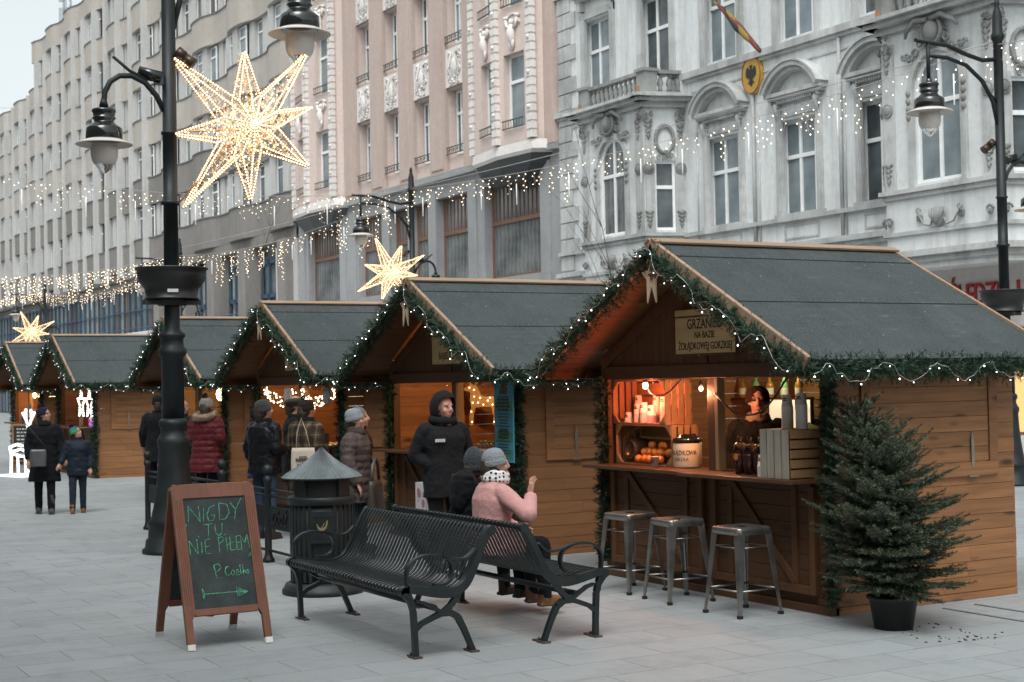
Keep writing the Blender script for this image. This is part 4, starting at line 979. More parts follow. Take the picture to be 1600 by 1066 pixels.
bulb((SX[2]-.3, 8.0, 1.9), 'bulb hidden under the ridge of the third stall', 26, WARM); bulb((SX[2]+.8, 8.1, 1.6), 'bulb low in the third stall by the snowflakes', 14, WARM)
bulb((SX[3]-.4, 8.0, 1.62), 'bright lamp inside the fourth stall beside the near post', 26, (1, .75, .35), EM('bright_lamp', (1, .85, .5), 10), .10)
bulb((SX[4]-.5, 8.0, 1.9), 'bulb hidden under the ridge of the fifth stall', 12, (1, .5, .3))
for k, (x, z) in enumerate(((-.9, 1.62), (-.3, 1.60), (.45, 1.66), (.85, 1.6), (1.2, 1.62))): bulb((SX[5]+x, 7.75, z), ('round warm bulb in the last stall, first from its left end', 'round warm bulb in the last stall, second from its left end', 'round warm bulb in the last stall, at its middle', 'round warm bulb in the last stall, second from its right end', 'round warm bulb in the last stall, nearest its right end')[k], 9, WARM, m_lamp, .05, .05, 'bulbs along the front of the last stall')
# ================================================================ STREET FURNITURE
m_bench = metal_paint('green_black_bench_paint', (.011, .015, .016), .30, .05); m_rust = M('rusty_foot', (.07, .05, .04), .7, .2, .4, 20)
def make_bench(label, loc, rz):
    t = thing('park_bench', label, 'bench', loc, rz, 'back to back slatted metal benches'); W = .975
    prof = [(-.265, .395), (-.292, .405), (-.302, .425), (-.29, .445), (-.25, .452), (-.16, .437), (-.05, .418), (.04, .414), (.10, .425), (.155, .460), (.20, .53), (.245, .62), (.295, .72), (.335, .785), (.352, .797), (.372, .79), (.374, .77)]
    # resample smoothly
    def sm(p, n=3):
        out = []
        for i in range(len(p)-1):
            p0, p1, p2, p3 = p[max(i-1, 0)], p[i], p[i+1], p[min(i+2, len(p)-1)]
            for k in range(n):
                u = k/n; out.append(tuple(.5*((2*p1[j])+(-p0[j]+p2[j])*u+(2*p0[j]-5*p1[j]+4*p2[j]-p3[j])*u*u+(-p0[j]+3*p1[j]-3*p2[j]+p3[j])*u**3) for j in (0, 1)))
        return out+[p[-1]]
    pf = sm(prof); nrm = []
    for i in range(len(pf)):
        a, b = pf[max(i-1, 0)], pf[min(i+1, len(pf)-1)]; d = math.hypot(b[0]-a[0], b[1]-a[1]); nrm.append((-(b[1]-a[1])/d, (b[0]-a[0])/d))
    s = MB(); n = 36
    for k in range(n):
        x = -W+.05+(2*W-.1)*k/(n-1); hw = .0140; th = .007; vs = []
        for (y, z), (ny, nz) in zip(pf, nrm):
            for dx, o in ((-hw, -th/2), (hw, -th/2), (hw, th/2), (-hw, th/2)): vs.append((x+dx, y+ny*o, z+nz*o))
        fs = []
        for i in range(len(pf)-1):
            for j in range(4): fs.append((i*4+j, i*4+(j+1) % 4, (i+1)*4+(j+1) % 4, (i+1)*4+j))
        fs += [(3, 2, 1, 0), tuple((len(pf)-1)*4+j for j in range(4))]; s.add(vs, fs)
    s.build('seat_straps', m_bench, t)
    for sx in (-1, 1):
        f = MB(); x0, x1 = (sx*W-.022, sx*W+.022)
        wv_ = [.030+.022*max(0, 1-abs(i/len(pf)-.42)*4) for i in range(len(pf))]
        top = [(y+ny*.012, z+nz*.012) for (y, z), (ny, nz) in zip(pf, nrm)]; bot = [(y-ny*w, z-nz*w) for (y, z), (ny, nz), w in zip(pf, nrm, wv_)]
        i0 = 4
        for i in range(i0, len(pf)-1): f.prism([bot[i], bot[i+1], top[i+1], top[i]], x0, x1, 'x')
        f.prism([(-.30, .40), (-.25, .385), (-.25, .455), (-.29, .452), (-.31, .43)], x0, x1, 'x'); f.cyl((x0-.006, .352, .775), (x1+.006, .352, .775), .03, n=14)
        def leg(pts, w):
            for (a, b), (wa, wb) in zip(zip(pts, pts[1:]), zip(w, w[1:])):
                d = V((b[0]-a[0], b[1]-a[1])).normalized(); nx, nz = -d[1], d[0]
                f.prism([(a[0]-nx*wa, a[1]-nz*wa), (b[0]-nx*wb, b[1]-nz*wb), (b[0]+nx*wb, b[1]+nz*wb), (a[0]+nx*wa, a[1]+nz*wa)], x0+.004, x1-.004, 'x')
        leg([(-.265, .41), (-.235, .36), (-.218, .30), (-.212, .2), (-.208, .1), (-.205, .01)], [.03, .02, .018, .018, .017, .018])
        leg([(-.213, .17), (-.16, .215), (-.08, .245), (-.01, .27), (.05, .31), (.10, .375), (.13, .42)], [.012, .015, .016, .018, .018, .018, .02])
        leg([(-.03, .26), (.05, .265), (.10, .235), (.14, .16), (.185, .06), (.205, .01)], [.012, .02, .021, .018, .016, .018])
        leg([(-.20, .36), (-.14, .345), (-.06, .30), (-.01, .27)], [.008, .010, .012, .012])
        f.build('side_frame', m_bench, t)
        a = MB(); aw = .022
        def bar(p):
            p = sm(p, 4)
            for i in range(len(p)-1):
                q, r = p[i], p[i+1]; d = V((r[0]-q[0], r[1]-q[1])).normalized(); nx, nz = -d[1]*.007, d[0]*.007
                a.prism([(q[0]-nx, q[1]-nz), (r[0]-nx, r[1]-nz), (r[0]+nx, r[1]+nz), (q[0]+nx, q[1]+nz)], sx*W-aw, sx*W+aw, 'x')
        bar([(-.255, .45), (-.262, .52), (-.25, .58), (-.20, .625), (-.12, .645), (-.02, .635), (.08, .61), (.15, .605), (.20, .63), (.235, .665)])
        bar([(-.02, .635), (.045, .60), (.065, .54), (.045, .48), (-.01, .452), (-.07, .455)])
        a.build('armrest', m_bench, t)
        for y in (-.205, .205):
            p = MB(); p.box(sx*W-.045, sx*W+.045, y-.03, y+.03, 0, .012); p.box(sx*W-.07*sx-.02, sx*W-.07*sx+.05, y-.02, y+.02, 0, .012); p.cyl((sx*W-.06*sx, y, .012), (sx*W-.06*sx, y, .03), .011, n=6); p.build('foot_plate', m_rust, t)
    c = MB(); c.tube([(-W, -.06, .305), (W, -.06, .305)], .02, 10); c.tube([(-W, .353, .776), (W, .353, .776)], .016, 8); c.tube([(-W, -.27, .41), (W, -.27, .41)], .014, 8); c.build('cross_rail', m_bench, t)
    return t
BN = make_bench('empty slatted metal bench in front, facing the chalkboard side', (-9.575, 4.375, 0), 0)
BN2 = dup(BN, (-9.575, 5.325, 0), math.pi, 'slatted metal bench behind it, with the woman in pink sitting on it')
# ---- litter bin
m_bin = metal_paint('dark_green_bin_paint', (.014, .018, .018), .42, .1); m_lid = metal_paint('weathered_lid_paint', (.11, .13, .135), .40, .05); m_golde = M('brass_emblem', (.42, .33, .17), .4, .6)
t = thing('litter_bin', 'round dark green litter bin with a fluted conical lid and brass boat emblem', 'litter bin', (-11.78, 4.86, 0))
b = MB(); b.lathe([(.345, 0), (.345, .035), (.33, .05), (.315, .085), (.285, .10)], 40); b.build('base', m_bin, t)
b = MB(); N = 64; prof = [(.265, .10), (.268, .12), (.268, .76)]
for k in range(2):
    r0, z0 = prof[k]; r1, z1 = prof[k+1]
b.lathe([(.262, .09), (.265, .76)], 48); 
for k in range(32):
    a = k*math.tau/32
    if math.cos(a-math.atan2(-4.86, 11.78)) > .93: continue
    b.obox((.267*math.cos(a), .267*math.sin(a), .43), (.012, .03, .64), Matrix.Rotation(a, 3, 'Z'))
b.lathe([(.272, .745), (.288, .75), (.288, .80), (.278, .815), (.25, .815)], 48); b.build('body', m_bin, t)
b = MB()
for k in range(4):
    a = math.atan2(-4.86, 11.78)+math.pi/4+k*math.pi/2; b.obox((.245*math.cos(a), .245*math.sin(a), .885), (.03, .12, .16), Matrix.Rotation(a, 3, 'Z'))
b.build('lid_bracket', m_bin, t); b = MB(); b.lathe([(.2, .3), (.235, .80), (.235, .97), (.2, .98)], 24); b.build('liner', m_darkint, t)
b = MB(); n = 44; lp = [(.325, .965), (.335, .973), (.30, .995), (.24, 1.030), (.17, 1.072), (.10, 1.125), (.045, 1.175), (.015, 1.207), (.0, 1.215)]; vs = []; fs = []
for r, z in lp:
    for k in range(n*2):
        a = k*math.tau/(n*2); q = 1+(.022 if k % 2 else -.012)*(1 if r > .05 else 0); vs.append((r*q*math.cos(a), r*q*math.sin(a), z+(.008 if k % 2 and r < .32 else 0)))
m_ = n*2
for i in range(len(lp)-1):
    for k in range(m_): fs.append((i*m_+k, i*m_+(k+1) % m_, (i+1)*m_+(k+1) % m_, (i+1)*m_+k))
b.add(vs, fs, 0, False); b.lathe([(.20, .95), (.325, .963)], 44, m=0); b.build('lid', m_lid, t)
af = math.atan2(-4.86, 11.78); rot = Matrix.Rotation(af+math.pi/2, 3, 'Z')   # local -y faces the camera side
pn = MB(); pn.M = rot.to_4x4(); pn.box(-.10, .10, -.295, -.26, .44, .70); 
for a_, b_, c_, d_ in ((-.075, -.068, .48, .66), (.068, .075, .48, .66), (-.075, .075, .48, .487), (-.075, .075, .653, .66)): pn.box(a_, b_, -.299, -.29, c_, d_)
PN = pn.build('emblem_panel', m_bin, t)
e = MB(); e.M = rot.to_4x4(); bt = [(-.05, .60), (-.042, .60), (-.03, .575), (-.01, .565), (.015, .572), (.03, .60), (.035, .625), (.045, .63), (.042, .60), (.03, .56), (.012, .545), (-.02, .545), (-.038, .56)]
e.prism(bt, -.302, -.295, 'y'); e.beam((-.03, -.300, .53), (.02, -.300, .61), .006, .006); e.build('boat_emblem', m_golde, PN)
# ---- chalkboard
m_maho = wood('mahogany_frame', (.20, .075, .042), 'z', .45, .35, isl=.1, knots=False); m_slate = M('chalkboard_slate', (.022, .030, .029), .6, 0, .75, 5, .05, 60, .3); m_chalk = M('green_chalk', (.085, .34, .20), .9, 0, .75, 45); m_cap = M('white_foot_cap', (.6, .58, .54), .5)
t = thing('chalkboard', 'mahogany framed A shaped chalkboard with green chalk lettering', 'sidewalk sign', (-10.06, 3.325, 0), math.pi/2)
TH = math.atan(.36/1.08)
def panel(name, sgn):
    Mx = Matrix.Translation((0, -.37*sgn, 0)) @ Matrix.Rotation(-TH*sgn, 4, 'X')
    if sgn < 0: Mx = Mx @ Matrix.Rotation(math.pi, 4, 'Z')
    p = MB(); p.M = Mx; hw = .295
    for s in (-1, 1):
        poly = [(s*hw, .03), (s*(hw-.05), .03), (s*(hw-.052), .20), (s*(hw-.075), .245), (s*(hw-.075), 1.125), (s*(hw-.03), 1.135), (s*hw, 1.10)]
        p.prism(poly if s < 0 else poly[::-1], -.017, .017, 'y')
        for k in range(4): p.box(s*(hw-.060+k*.014)-.0022, s*(hw-.060+k*.014)+.0022, -.0205, -.016, .30, 1.03)
    p.box(-hw+.074, hw-.074, -.016, .016, 1.035, 1.132); p.box(-hw+.074, hw-.074, -.016, .016, .225, .27)
    P_ = p.build(name, m_maho, t, bevel=.003)
    q = MB(); q.M = Mx; q.box(-hw+.07, hw-.07, -.006, .006, .265, 1.04); q.build('slate', m_slate, P_)
    for s in (-1, 1): q = MB(); q.M = Mx; q.box(min(s*hw, s*(hw-.05))-.001, max(s*hw, s*(hw-.05))+.001, -.018, .018, 0, .04); q.build('foot_cap', m_cap, P_)
    return P_, Mx
PF, MXF = panel('front_panel', 1); panel('rear_panel', -1)
q = MB(); q.tube([(-.2, -.30, .22), (0, 0, .16), (.1, .1, .18), (.2, .28, .22)], .004, 4); q.build('chain', m_iron, t)
ch = MB(); ch.M = MXF; rc = random.Random(9)
def chalk(pts, w=.0055):
    out = []
    for x, y in pts:
        xl = 230+(y-180)*55/605; xr = 555+(y-172)*67/588; u = (x-xl)/(xr-xl); yt = 180-8*u; yb = 785-25*u; v = (y-yt)/(yb-yt)
        out.append(V((-.225+.45*u, -.0075, 1.035-.765*v)))
    for a, b in zip(out, out[1:]):
        n = max(1, int((b-a).length/.012)); pr_ = None
        P = [a+(b-a)*(k/n)+V((rc.uniform(-.0012, .0012), 0, rc.uniform(-.0012, .0012))) for k in range(n+1)]
        ch.tube(P, [w*.5*rc.uniform(.7, 1.25) for _ in P], 4, sx=1, sy=1)
for st in ([(254, 320), (250, 336)], [(263, 318), (262, 222), (324, 308), (314, 222)], [(341, 236), (340, 312)], [(333, 198), (336, 203)], [(396, 220), (370, 232), (357, 275), (368, 308), (392, 302), (398, 272), (380, 276)],
           [(418, 212), (424, 302), (455, 296), (474, 262), (462, 218), (418, 208)], [(478, 208), (505, 244)], [(534, 186), (506, 250), (502, 300)],
           [(340, 328), (386, 320)], [(364, 326), (366, 390)], [(398, 324), (402, 372), (418, 388), (434, 376), (436, 320)], [(440, 384), (443, 387)],
           [(272, 494), (265, 412), (312, 488), (304, 404)], [(328, 418), (332, 484)], [(310, 388), (318, 394)], [(346, 412), (350, 484), (376, 482)], [(346, 412), (370, 404)], [(348, 448), (370, 442)],
           [(414, 396), (424, 482)], [(410, 400), (436, 392), (444, 414), (420, 432)], [(456, 398), (462, 474)], [(446, 380), (453, 385)], [(474, 396), (480, 470), (508, 466)], [(462, 440), (492, 424)], [(508, 394), (514, 468), (534, 464)], [(508, 394), (528, 390)], [(510, 430), (530, 426)], [(538, 470), (532, 392), (552, 432), (566, 386), (580, 462)], [(582, 484), (576, 502)], [(590, 480), (584, 500)],
           [(390, 546), (408, 624)], [(388, 550), (414, 540), (428, 562), (402, 588)], [(426, 614), (429, 617)], [(470, 560), (456, 556), (448, 582), (458, 606), (474, 600)], [(490, 574), (480, 590), (490, 606), (500, 590), (490, 574)], [(506, 592), (522, 586), (514, 572), (504, 590), (512, 606), (526, 600)], [(526, 548), (534, 600)], [(540, 544), (546, 604), (548, 580), (556, 578), (560, 602)], [(568, 574), (562, 588), (570, 600), (576, 586), (568, 574)],
           [(328, 672), (336, 728)], [(330, 676), (342, 698), (336, 726)], [(342, 702), (508, 692)], [(508, 668), (514, 720)], [(510, 670), (568, 692), (514, 718)], [(520, 676), (522, 712)], [(530, 680), (532, 708)], [(540, 684), (541, 704)], [(550, 686), (551, 700)], [(516, 690), (566, 692)]): chalk(st)
ch.build('chalk_lettering', m_chalk, PF)
# ---- railing with ball topped posts
t = thing('railing', 'low dark railing with ball topped posts behind the chalkboard and bin', 'railing', (-14.1, 5.24, 0))
for x in (-4.2, -2.8, -1.4, 0, 1.4):
    p = MB(); p.lathe([(.06, 0), (.06, .03), (.045, .05), (.035, .09), (.033, .78), (.045, .80), (.045, .83), (.03, .845), (.02, .87)], 16, (x, 0, 0)); p.sphere((x, 0, .915), .05, 14); p.build('post', m_post, t)
for x in (-4.2, -2.8, -1.4, 0):
    p = MB(); 
    for z in (.72, .66, .12): p.tube([(x, 0, z), (x+1.4, 0, z)], .014, 8)
    p.build('rail', m_post, t)
    p = MB(); p.box(x+.06, x+1.34, -.008, .008, .34, .56); PN = p.build('panel', m_post, t)
    if x == 0: text('panel_script', 'Łódź', .22, M('raised_black_script', (.006, .007, .007), .3), PN, (.34, -.012, .45), (R_(90), 0, 0), .006, 'CENTER', .9, .25)
# ---- metal stools
m_steel = metal_paint('brushed_gunmetal', (.30, .29, .275), .30, .1); m_steel.node_tree.nodes['Principled BSDF'].inputs['Metallic'].default_value = .9
def make_stool(label, loc, rz):
    t = thing('bar_stool', label, 'stool', loc, rz, 'gunmetal bar stools along the counter'); h = .645; a = .155; f = .205
    s = MB(); 
    def rr(w, r, n=5):
        out = []
        for cx, cy, a0 in ((w-r, w-r, 0), (-w+r, w-r, 90), (-w+r, -w+r, 180), (w-r, -w+r, 270)):
            for k in range(n+1): b = R_(a0+90*k/n); out.append((cx+r*math.cos(b), cy+r*math.sin(b)))
        return out
    rg = [[(x, y, z) for x, y in rr(w, .035)] for w, z in ((.150, h-.055), (.160, h-.05), (.162, h-.008), (.156, h), (.140, h-.002), (.12, h-.006))]
    s.loft(rg); s.box(-.04, .04, -.012, .012, h-.0055, h+.0005, 1); s.build('seat', [m_steel, m_plastic], t, bevel=0)
    for sx in (-1, 1):
        for sy in (-1, 1):
            l = MB(); T = V((sx*a, sy*a, h-.03)); B = V((sx*f, sy*f, 0)); n = 8; rgs = []
            for k in range(n+1):
                u = k/n; p = T.lerp(B, u); w = .062*(1-u)+.022*u; th = .004
                pr_ = [(0, 0), (-sx*w, 0), (-sx*w, -sy*th), (-sx*th*1.5, -sy*th*1.5), (-sx*th, -sy*w), (0, -sy*w)]
                rgs.append([(p.x+x, p.y+y, p.z) for x, y in pr_])
            l.loft(rgs, smooth=False); l.beam(T.lerp(B, .3)+V((-sx*.012, -sy*.012, 0)), T.lerp(B, .97)+V((-sx*.006, -sy*.006, 0)), .012, .012)
            l.obox(B+V((-sx*.010, -sy*.010, .012)), (.032, .032, .024), None, 1); l.build('leg', [m_steel, m_plastic], t)
    def ring(z, zz=None):
        u = 1-(z/(h-.03)); q = a+(f-a)*u-.012
        return [(q, q, z), (-q, q, z), (-q, -q, z), (q, -q, z)]
    r = MB(); c = ring(.19)
    for k in range(4): r.tube([c[k], c[(k+1) % 4]], .007, 6)
    c = ring(.50); 
    for k in range(4): r.tube([c[k], c[(k+1) % 4]], .004, 5)
    r.build('footrest', m_steel, t); return t
S1 = make_stool('gunmetal bar stool nearest the potted fir', (-8.80, 6.96, 0), R_(2))
dup(S1, (-9.62, 6.97, 0), R_(-5), 'gunmetal bar stool, middle one of the three at the counter'); dup(S1, (-10.29, 6.98, 0), R_(7), 'gunmetal bar stool at the left end of the counter, nearest the benches')
# ---- potted spruce
m_bark = M('spruce_bark', (.05, .035, .025), .9, 0, .3, 20, .4); m_sp = [M('spruce_needle_dark', (.024, .040, .022), .6, 0, .35, 10, spec=.3), M('spruce_needle_mid', (.046, .070, .038), .55, 0, .3, 10, spec=.3), M('spruce_needle_tip', (.115, .135, .085), .55, 0, .3, 10, spec=.3)]
t = thing('potted_fir_tree', 'small spruce tree in a black plastic pot beside the nearest stall', 'potted tree', (-7.68, 7.38, 0))
p = MB(); p.lathe([(.13, 0), (.165, .20), (.18, .205), (.18, .225), (.165, .225), (.16, .19)], 32, cap=True); p.build('pot', m_plastic, t); p = MB(); p.lathe([(0, .215), (.08, .21), (.162, .195)], 20, cap=False)
for k in range(60): a = rnd.uniform(0, 6.28); q = rnd.uniform(0, .15); p.sphere((q*math.cos(a), q*math.sin(a), .21), rnd.uniform(.008, .02), 5, 0, 3)
p.build('soil', m_soil, t)
TOP = V((-.40, .05, 1.50)); BASE = V((0, 0, .18))
def axis(u): p = BASE.lerp(TOP, u); p.x += .12*math.sin(u*math.pi); return p
tr = MB(); tr.tube([axis(k/12) for k in range(13)], [.028*(1-k/12)+.004 for k in range(13)], 8)
nd = MB(); rs = random.Random(31)
def twig(p, d, l, young=.3, dn=1.0):
    d = d.normalized(); n = int(l/.0023*dn); tr.tube([p, p+d*l], [.0035, .0015], 4, caps=False)
    x = d.orthogonal().normalized(); y = d.cross(x)
    for k in range(n):
        u = k/n; q = p+d*l*u; a = rs.uniform(0, math.tau); r = x*math.cos(a)+y*math.sin(a)
        if r.z < -.3 and rs.random() < .5: r = -r
        e = (r+d*rs.uniform(.55, .95)).normalized(); L_ = rs.uniform(.017, .026)*(1-.35*max(0, u-.8)/.2)
        w = e.cross(d).normalized()*.0027; m = 2 if (u > .62 and rs.random() < young) else (1 if rs.random() < .55 else 0)
        b = len(nd.v); t_ = q+e*L_; nd.v += [q-w*.6, q+w*.6, t_+w*.5, t_-w*.5]; nd.f.append((b, b+1, b+2, b+3)); nd.mi.append(m); nd.sm.append(False)
def clampw(p):    # the branch tips stay clear of the stall wall
    return not (p.x+(-7.68) < -8.24 and p.y+7.38 > 7.30)
def branch(p, d, l, lvl=0):
    d = d.normalized(); n = max(3, int(l/.05)); cur = p.copy(); pts = [cur.copy()]; dd = d.copy()
    for k in range(n):
        dd = (dd+V((rs.uniform(-.08, .08), rs.uniform(-.08, .08), (.045 if k > n*.45 else -.035)))).normalized(); nx = cur+dd*l/n
        if not clampw(nx): break
        cur = nx; pts.append(cur.copy())
    if len(pts) < 3: return
    tr.tube(pts, [.007*(1-k/len(pts))*l*2.2+.002 for k in range(len(pts))], 5, caps=False)
    for i in range(len(pts)-1):
        a = pts[i]; e = pts[i+1]-a
        if i >= 1: twig(a, e, e.length*1.02, .3)
        if i >= 1 and lvl == 0:
            for s in (-1, 1):
                if rs.random() < .92:
                    side = e.cross(V((0, 0, 1))).normalized()*s; f = 1-i/len(pts)
                    ln = (.05+.30*l*f)*rs.uniform(.7, 1.15); sd = (e.normalized()*.85+side*.75+V((0, 0, rs.uniform(-.15, .18)))).normalized()
                    if clampw(a+sd*ln):
                        twig(a, sd, ln)
                        if ln > .12:
                            for s2 in (-1, 1):
                                for u in ((.35, .65) if ln > .18 else (.5,)):
                                    p2 = a+sd*ln*u; s3 = (sd*.8+sd.cross(V((0, 0, 1))).normalized()*s2*.7+V((0, 0, rs.uniform(-.1, .15)))).normalized()
                                    if clampw(p2+s3*ln*.5): twig(p2, s3, ln*.5*rs.uniform(.7, 1.1))
    d2 = (pts[-1]-pts[-2]); twig(pts[-1], d2, .07, .5)
nw = 17
for w in range(nw):
    u = .07+.87*(w/(nw-1))**.95; c = axis(u); k = 11 if u < .72 else 8; l0 = .57*(1-u)**.70+.125; l0 *= rs.uniform(.9, 1.08)
    if u < .2: l0 *= .80
    off = rs.uniform(0, 6)
    for j in range(k):
        a = off+j*math.tau/k+rs.uniform(-.25, .25); up = .10+.80*u**1.1+rs.uniform(-.16, .2)
        branch(c+V((0, 0, rs.uniform(-.03, .03))), V((math.cos(a), math.sin(a), up)), l0*rs.uniform(.78, 1.08))
for w in range(60):
    u = rs.uniform(.16, .9); a = rs.uniform(0, math.tau); branch(axis(u), V((math.cos(a), math.sin(a), .1+.6*u)), (.50*(1-u)+.08)*rs.uniform(.5, 1))
for k in range(5): a = k*math.tau/5; twig(axis(.96), V((math.cos(a)*.6, math.sin(a)*.6, 1)), .17, .3)
twig(axis(.93), TOP-axis(.93), .2, .3, 1.2); twig(axis(.84), V((-.6, -.2, 1)), .3); twig(axis(.84), V((-.1, .1, 1)), .26)
tr.build('trunk', m_bark, t); nd.build('foliage', m_sp, t, recalc=False)
# ---- bare saplings behind the stalls
def sapling(label, loc, h, seed):
    t = thing('bare_tree', label, 'tree', loc); rs = random.Random(seed); m = MB(); m2 = MB()
    def br(p, d, l, r, lv):
        pts = [p]; c = p.copy(); dd = d.copy()
        for k in range(5): dd = (dd+V((rs.uniform(-.12, .12), rs.uniform(-.12, .12), .05))).normalized(); c = c+dd*l/5; pts.append(c.copy())
        (m2 if lv else m).tube(pts, [r*(1-.12*k) for k in range(6)], 5)
        if lv < 3:
            for k in range(3 if lv else 7):
                i = rs.randint(1 if lv else 2, 5); a = rs.uniform(0, 6.28); br(pts[i], (dd+V((math.cos(a)*.8, math.sin(a)*.8, .2))).normalized(), l*rs.uniform(.3, .5), r*.42, lv+1)
    br(V((0, 0, 0)), V((0, 0, 1)), h, .022, 0); m.build('trunk', m_bark, t); m2.build('branches', m_bark, t)
sapling('thin bare sapling before the left oriel bay of the grey tenement', (-30.6, 20.6, 0), 5.6, 3); sapling('thin bare sapling in front of the office block pillars', (-55.5, 20.3, 0), 6.5, 8)
# ================================================================ GOODS ON THE STALLS
A0 = V((-9.8, 7.42, 0))
m_crate = wood('fruit_crate_slats', (.46, .25, .12), 'x', .6, .35, isl=.25, knots=False); m_crate2 = wood('white_washed_crate', (.50, .44, .36), 'z', .75, .5, isl=.25, knots=True)
m_cup = M('white_paper_cup', (.66, .60, .56), .6, 0, .05); m_or = M('orange_peel', (.62, .20, .03), .45, 0, .15, 30, .15, 90); m_barrel = wood('barrel_staves', (.14, .065, .03), 'y', .45, isl=.3, knots=False); m_brass = M('brass', (.5, .33, .12), .3, .9)
def crate_box(name, label, c, w, d, h, group):
    t = thing(name, label, 'crate', c, 0, group); th = .010
    q = MB()
    for k in range(3): z = .006+k*(h-.012)/3; q.box(-w/2, w/2, d/2-th, d/2, z, z+(h-.012)/3-.022)
    q.build('rear_slats', m_crate, t)
    for s in (-1, 1):
        q = MB()
        for k in range(4): y = -d/2+k*d/4; q.box(s*w/2-.006-th/2, s*w/2-.006+th/2, y+.003, y+d/4-.016, .011, h-.011)
        q.build('side_slats', m_crate, t)
        q = MB()
        for k in range(4): y = -d/2+k*d/4; z = 0 if s < 0 else h-th; q.box(-w/2, w/2, y+.002, y+d/4-.010, z, z+th)
        q.build('bottom_slats' if s < 0 else 'top_slats', m_crate, t)
    q = MB()
    for sx in (-1, 1):
        for sz in (0, 1):
            x = sx*(w/2-.012); z = .011 if sz == 0 else h-.011; dz = .075 if sz == 0 else -.075
            q.prism([(x, z), (x-sx*.075, z), (x, z+dz)], -d/2-.002, -d/2+.02, 'y')
    q.build('corner_blocks', m_crate, t); return t
crate_box('fruit_crate', 'slatted wooden crate of stacked cups, upper one at the counter', A0+V((-1.015, .17, 1.352)), .80, .28, .385, 'wooden crates on the counter')
crate_box('fruit_crate', 'slatted wooden crate with barrel and oranges, lower one at the counter', A0+V((-.955, .17, .998)), .84, .28, .350, 'wooden crates on the counter')
def cups(name, label, p, n, r=.036, group=None, inv=True, txt=False):
    t = thing(name, label, 'paper cups' if n > 1 else 'paper cup', p, 0, group); q = MB(); pf = []
    h1, st = .088, .0125
    if inv:
        pf = [(r, 0), (r+.002, .002), (r+.002, .006)]
        for k in range(n-1): z = st*(k+1); pf += [(r-.0015, z-.003), (r+.0018, z), (r+.0018, z+.004)]
        pf += [(r-.002, st*(n-1)+.006), (r*.72, st*(n-1)+h1), (r*.70, st*(n-1)+h1+.001), (0, st*(n-1)+h1+.001)]
    else: pf = [(r*.72, 0), (r, h1), (r+.002, h1), (r+.001, h1+.003), (r-.003, h1), (r*.7, .004)]
    q.lathe(pf, 18); q.build('cup', m_cup, t)
    z = (st*(n-1)+h1*.62) if inv else h1*.55; q = MB(); rr = r*.84 if inv else r*.90
    for i, (dz, wd) in enumerate(((.008, .7), (-.006, .95))): 
        for k in range(7): a = -math.pi/2+.28+(k-3)*wd*.17; q.obox((rr*1.03*math.cos(a), rr*1.03*math.sin(a), z+dz), (.002, .0042, .008), Matrix.Rotation(a, 3, 'Z'))
    q.build('cup_print', m_ink, t); return t
ck = 'stacks of white paper cups in the upper crate'
for i, (x, y, n, l) in enumerate(((-1.26, .20, 13, 'tall cup stack at the left back of the crate'), (-1.01, .22, 13, 'tall cup stack in the middle back of the crate'), (-.90, .22, 12, 'tall cup stack right of the middle in the crate'), (-.78, .20, 13, 'tallest cup stack beside the red bulb in the crate'), (-1.14, .11, 7, 'middle height cup stack at the front of the crate'), (-1.03, .10, 8, 'cup stack at the front of the crate, right of a shorter one'), (-.92, .10, 6, 'cup stack at the front right of the crate'), (-1.26, .09, 1, 'single low cup at the front left of the crate'))):
    cups('cup_stack', l, A0+V((x, y, 1.363)), n, .040, ck)
t = thing('barrel', 'small wooden keg with a brass tap in the lower crate', 'barrel', A0+V((-1.20, .16, 1.01))); q = MB(); q.M = Matrix.Translation((0, 0, .115)) @ Matrix.Rotation(math.pi/2, 4, 'X'); q.lathe([(.072, -.11), (.085, -.11), (.092, -.06), (.096, 0), (.092, .06), (.085, .11), (.072, .11), (.070, .10), (0, .10)], 24); q.build('keg', m_barrel, t)
q = MB(); q.M = Matrix.Translation((0, 0, .115)) @ Matrix.Rotation(math.pi/2, 4, 'X')
for z in (-.085, -.04, .04, .085): r0 = .095-.0013*(abs(z)/.02)**1.6; q.lathe([(r0-.004, z-.010), (r0+.0015, z-.010), (r0+.0015, z+.010), (r0-.004, z+.010)], 24, cap=False)
q.build('hoop', m_iron, t); q = MB(); q.tube([(0, -.10, .07), (0, -.14, .07)], .010, 8); q.tube([(0, -.13, .09), (0, -.13, .045)], .007, 8); q.build('tap', m_brass, t); q = MB(); q.box(-.08, .08, -.08, -.05, 0, .035); q.box(-.08, .08, .05, .08, 0, .035); q.build('stand', m_barrel, t)
ol = [(-1.055, .05, 0), (-.975, .06, 0), (-.895, .05, 0), (-.815, .06, 0), (-.735, .05, 0), (-1.015, .09, 1), (-.935, .09, 1), (-.855, .09, 1), (-.775, .09, 1), (-1.06, .16, 1), (-.90, .17, 1), (-.70, .12, 1), (-.96, .13, 2), (-.82, .14, 2)]
og = MB(); og.sphere((0, 0, 0), (.0385, .0385, .037), 18, 0, 12); og.cyl((0, 0, .035), (0, 0, .0385), .004, n=6, m=1); om = og.mesh('orange', [m_or, m_bark])
nm = ['at the left end of the front row', 'second from left in the front row', 'at the middle of the front row', 'fourth from left in the front row', 'at the right end of the front row', 'leftmost of the second layer', 'second in the second layer', 'third in the second layer', 'rightmost of the second layer', 'against the keg at the back', 'at the back middle', 'at the back right corner', 'on top of the pile at left', 'on top of the pile at right']
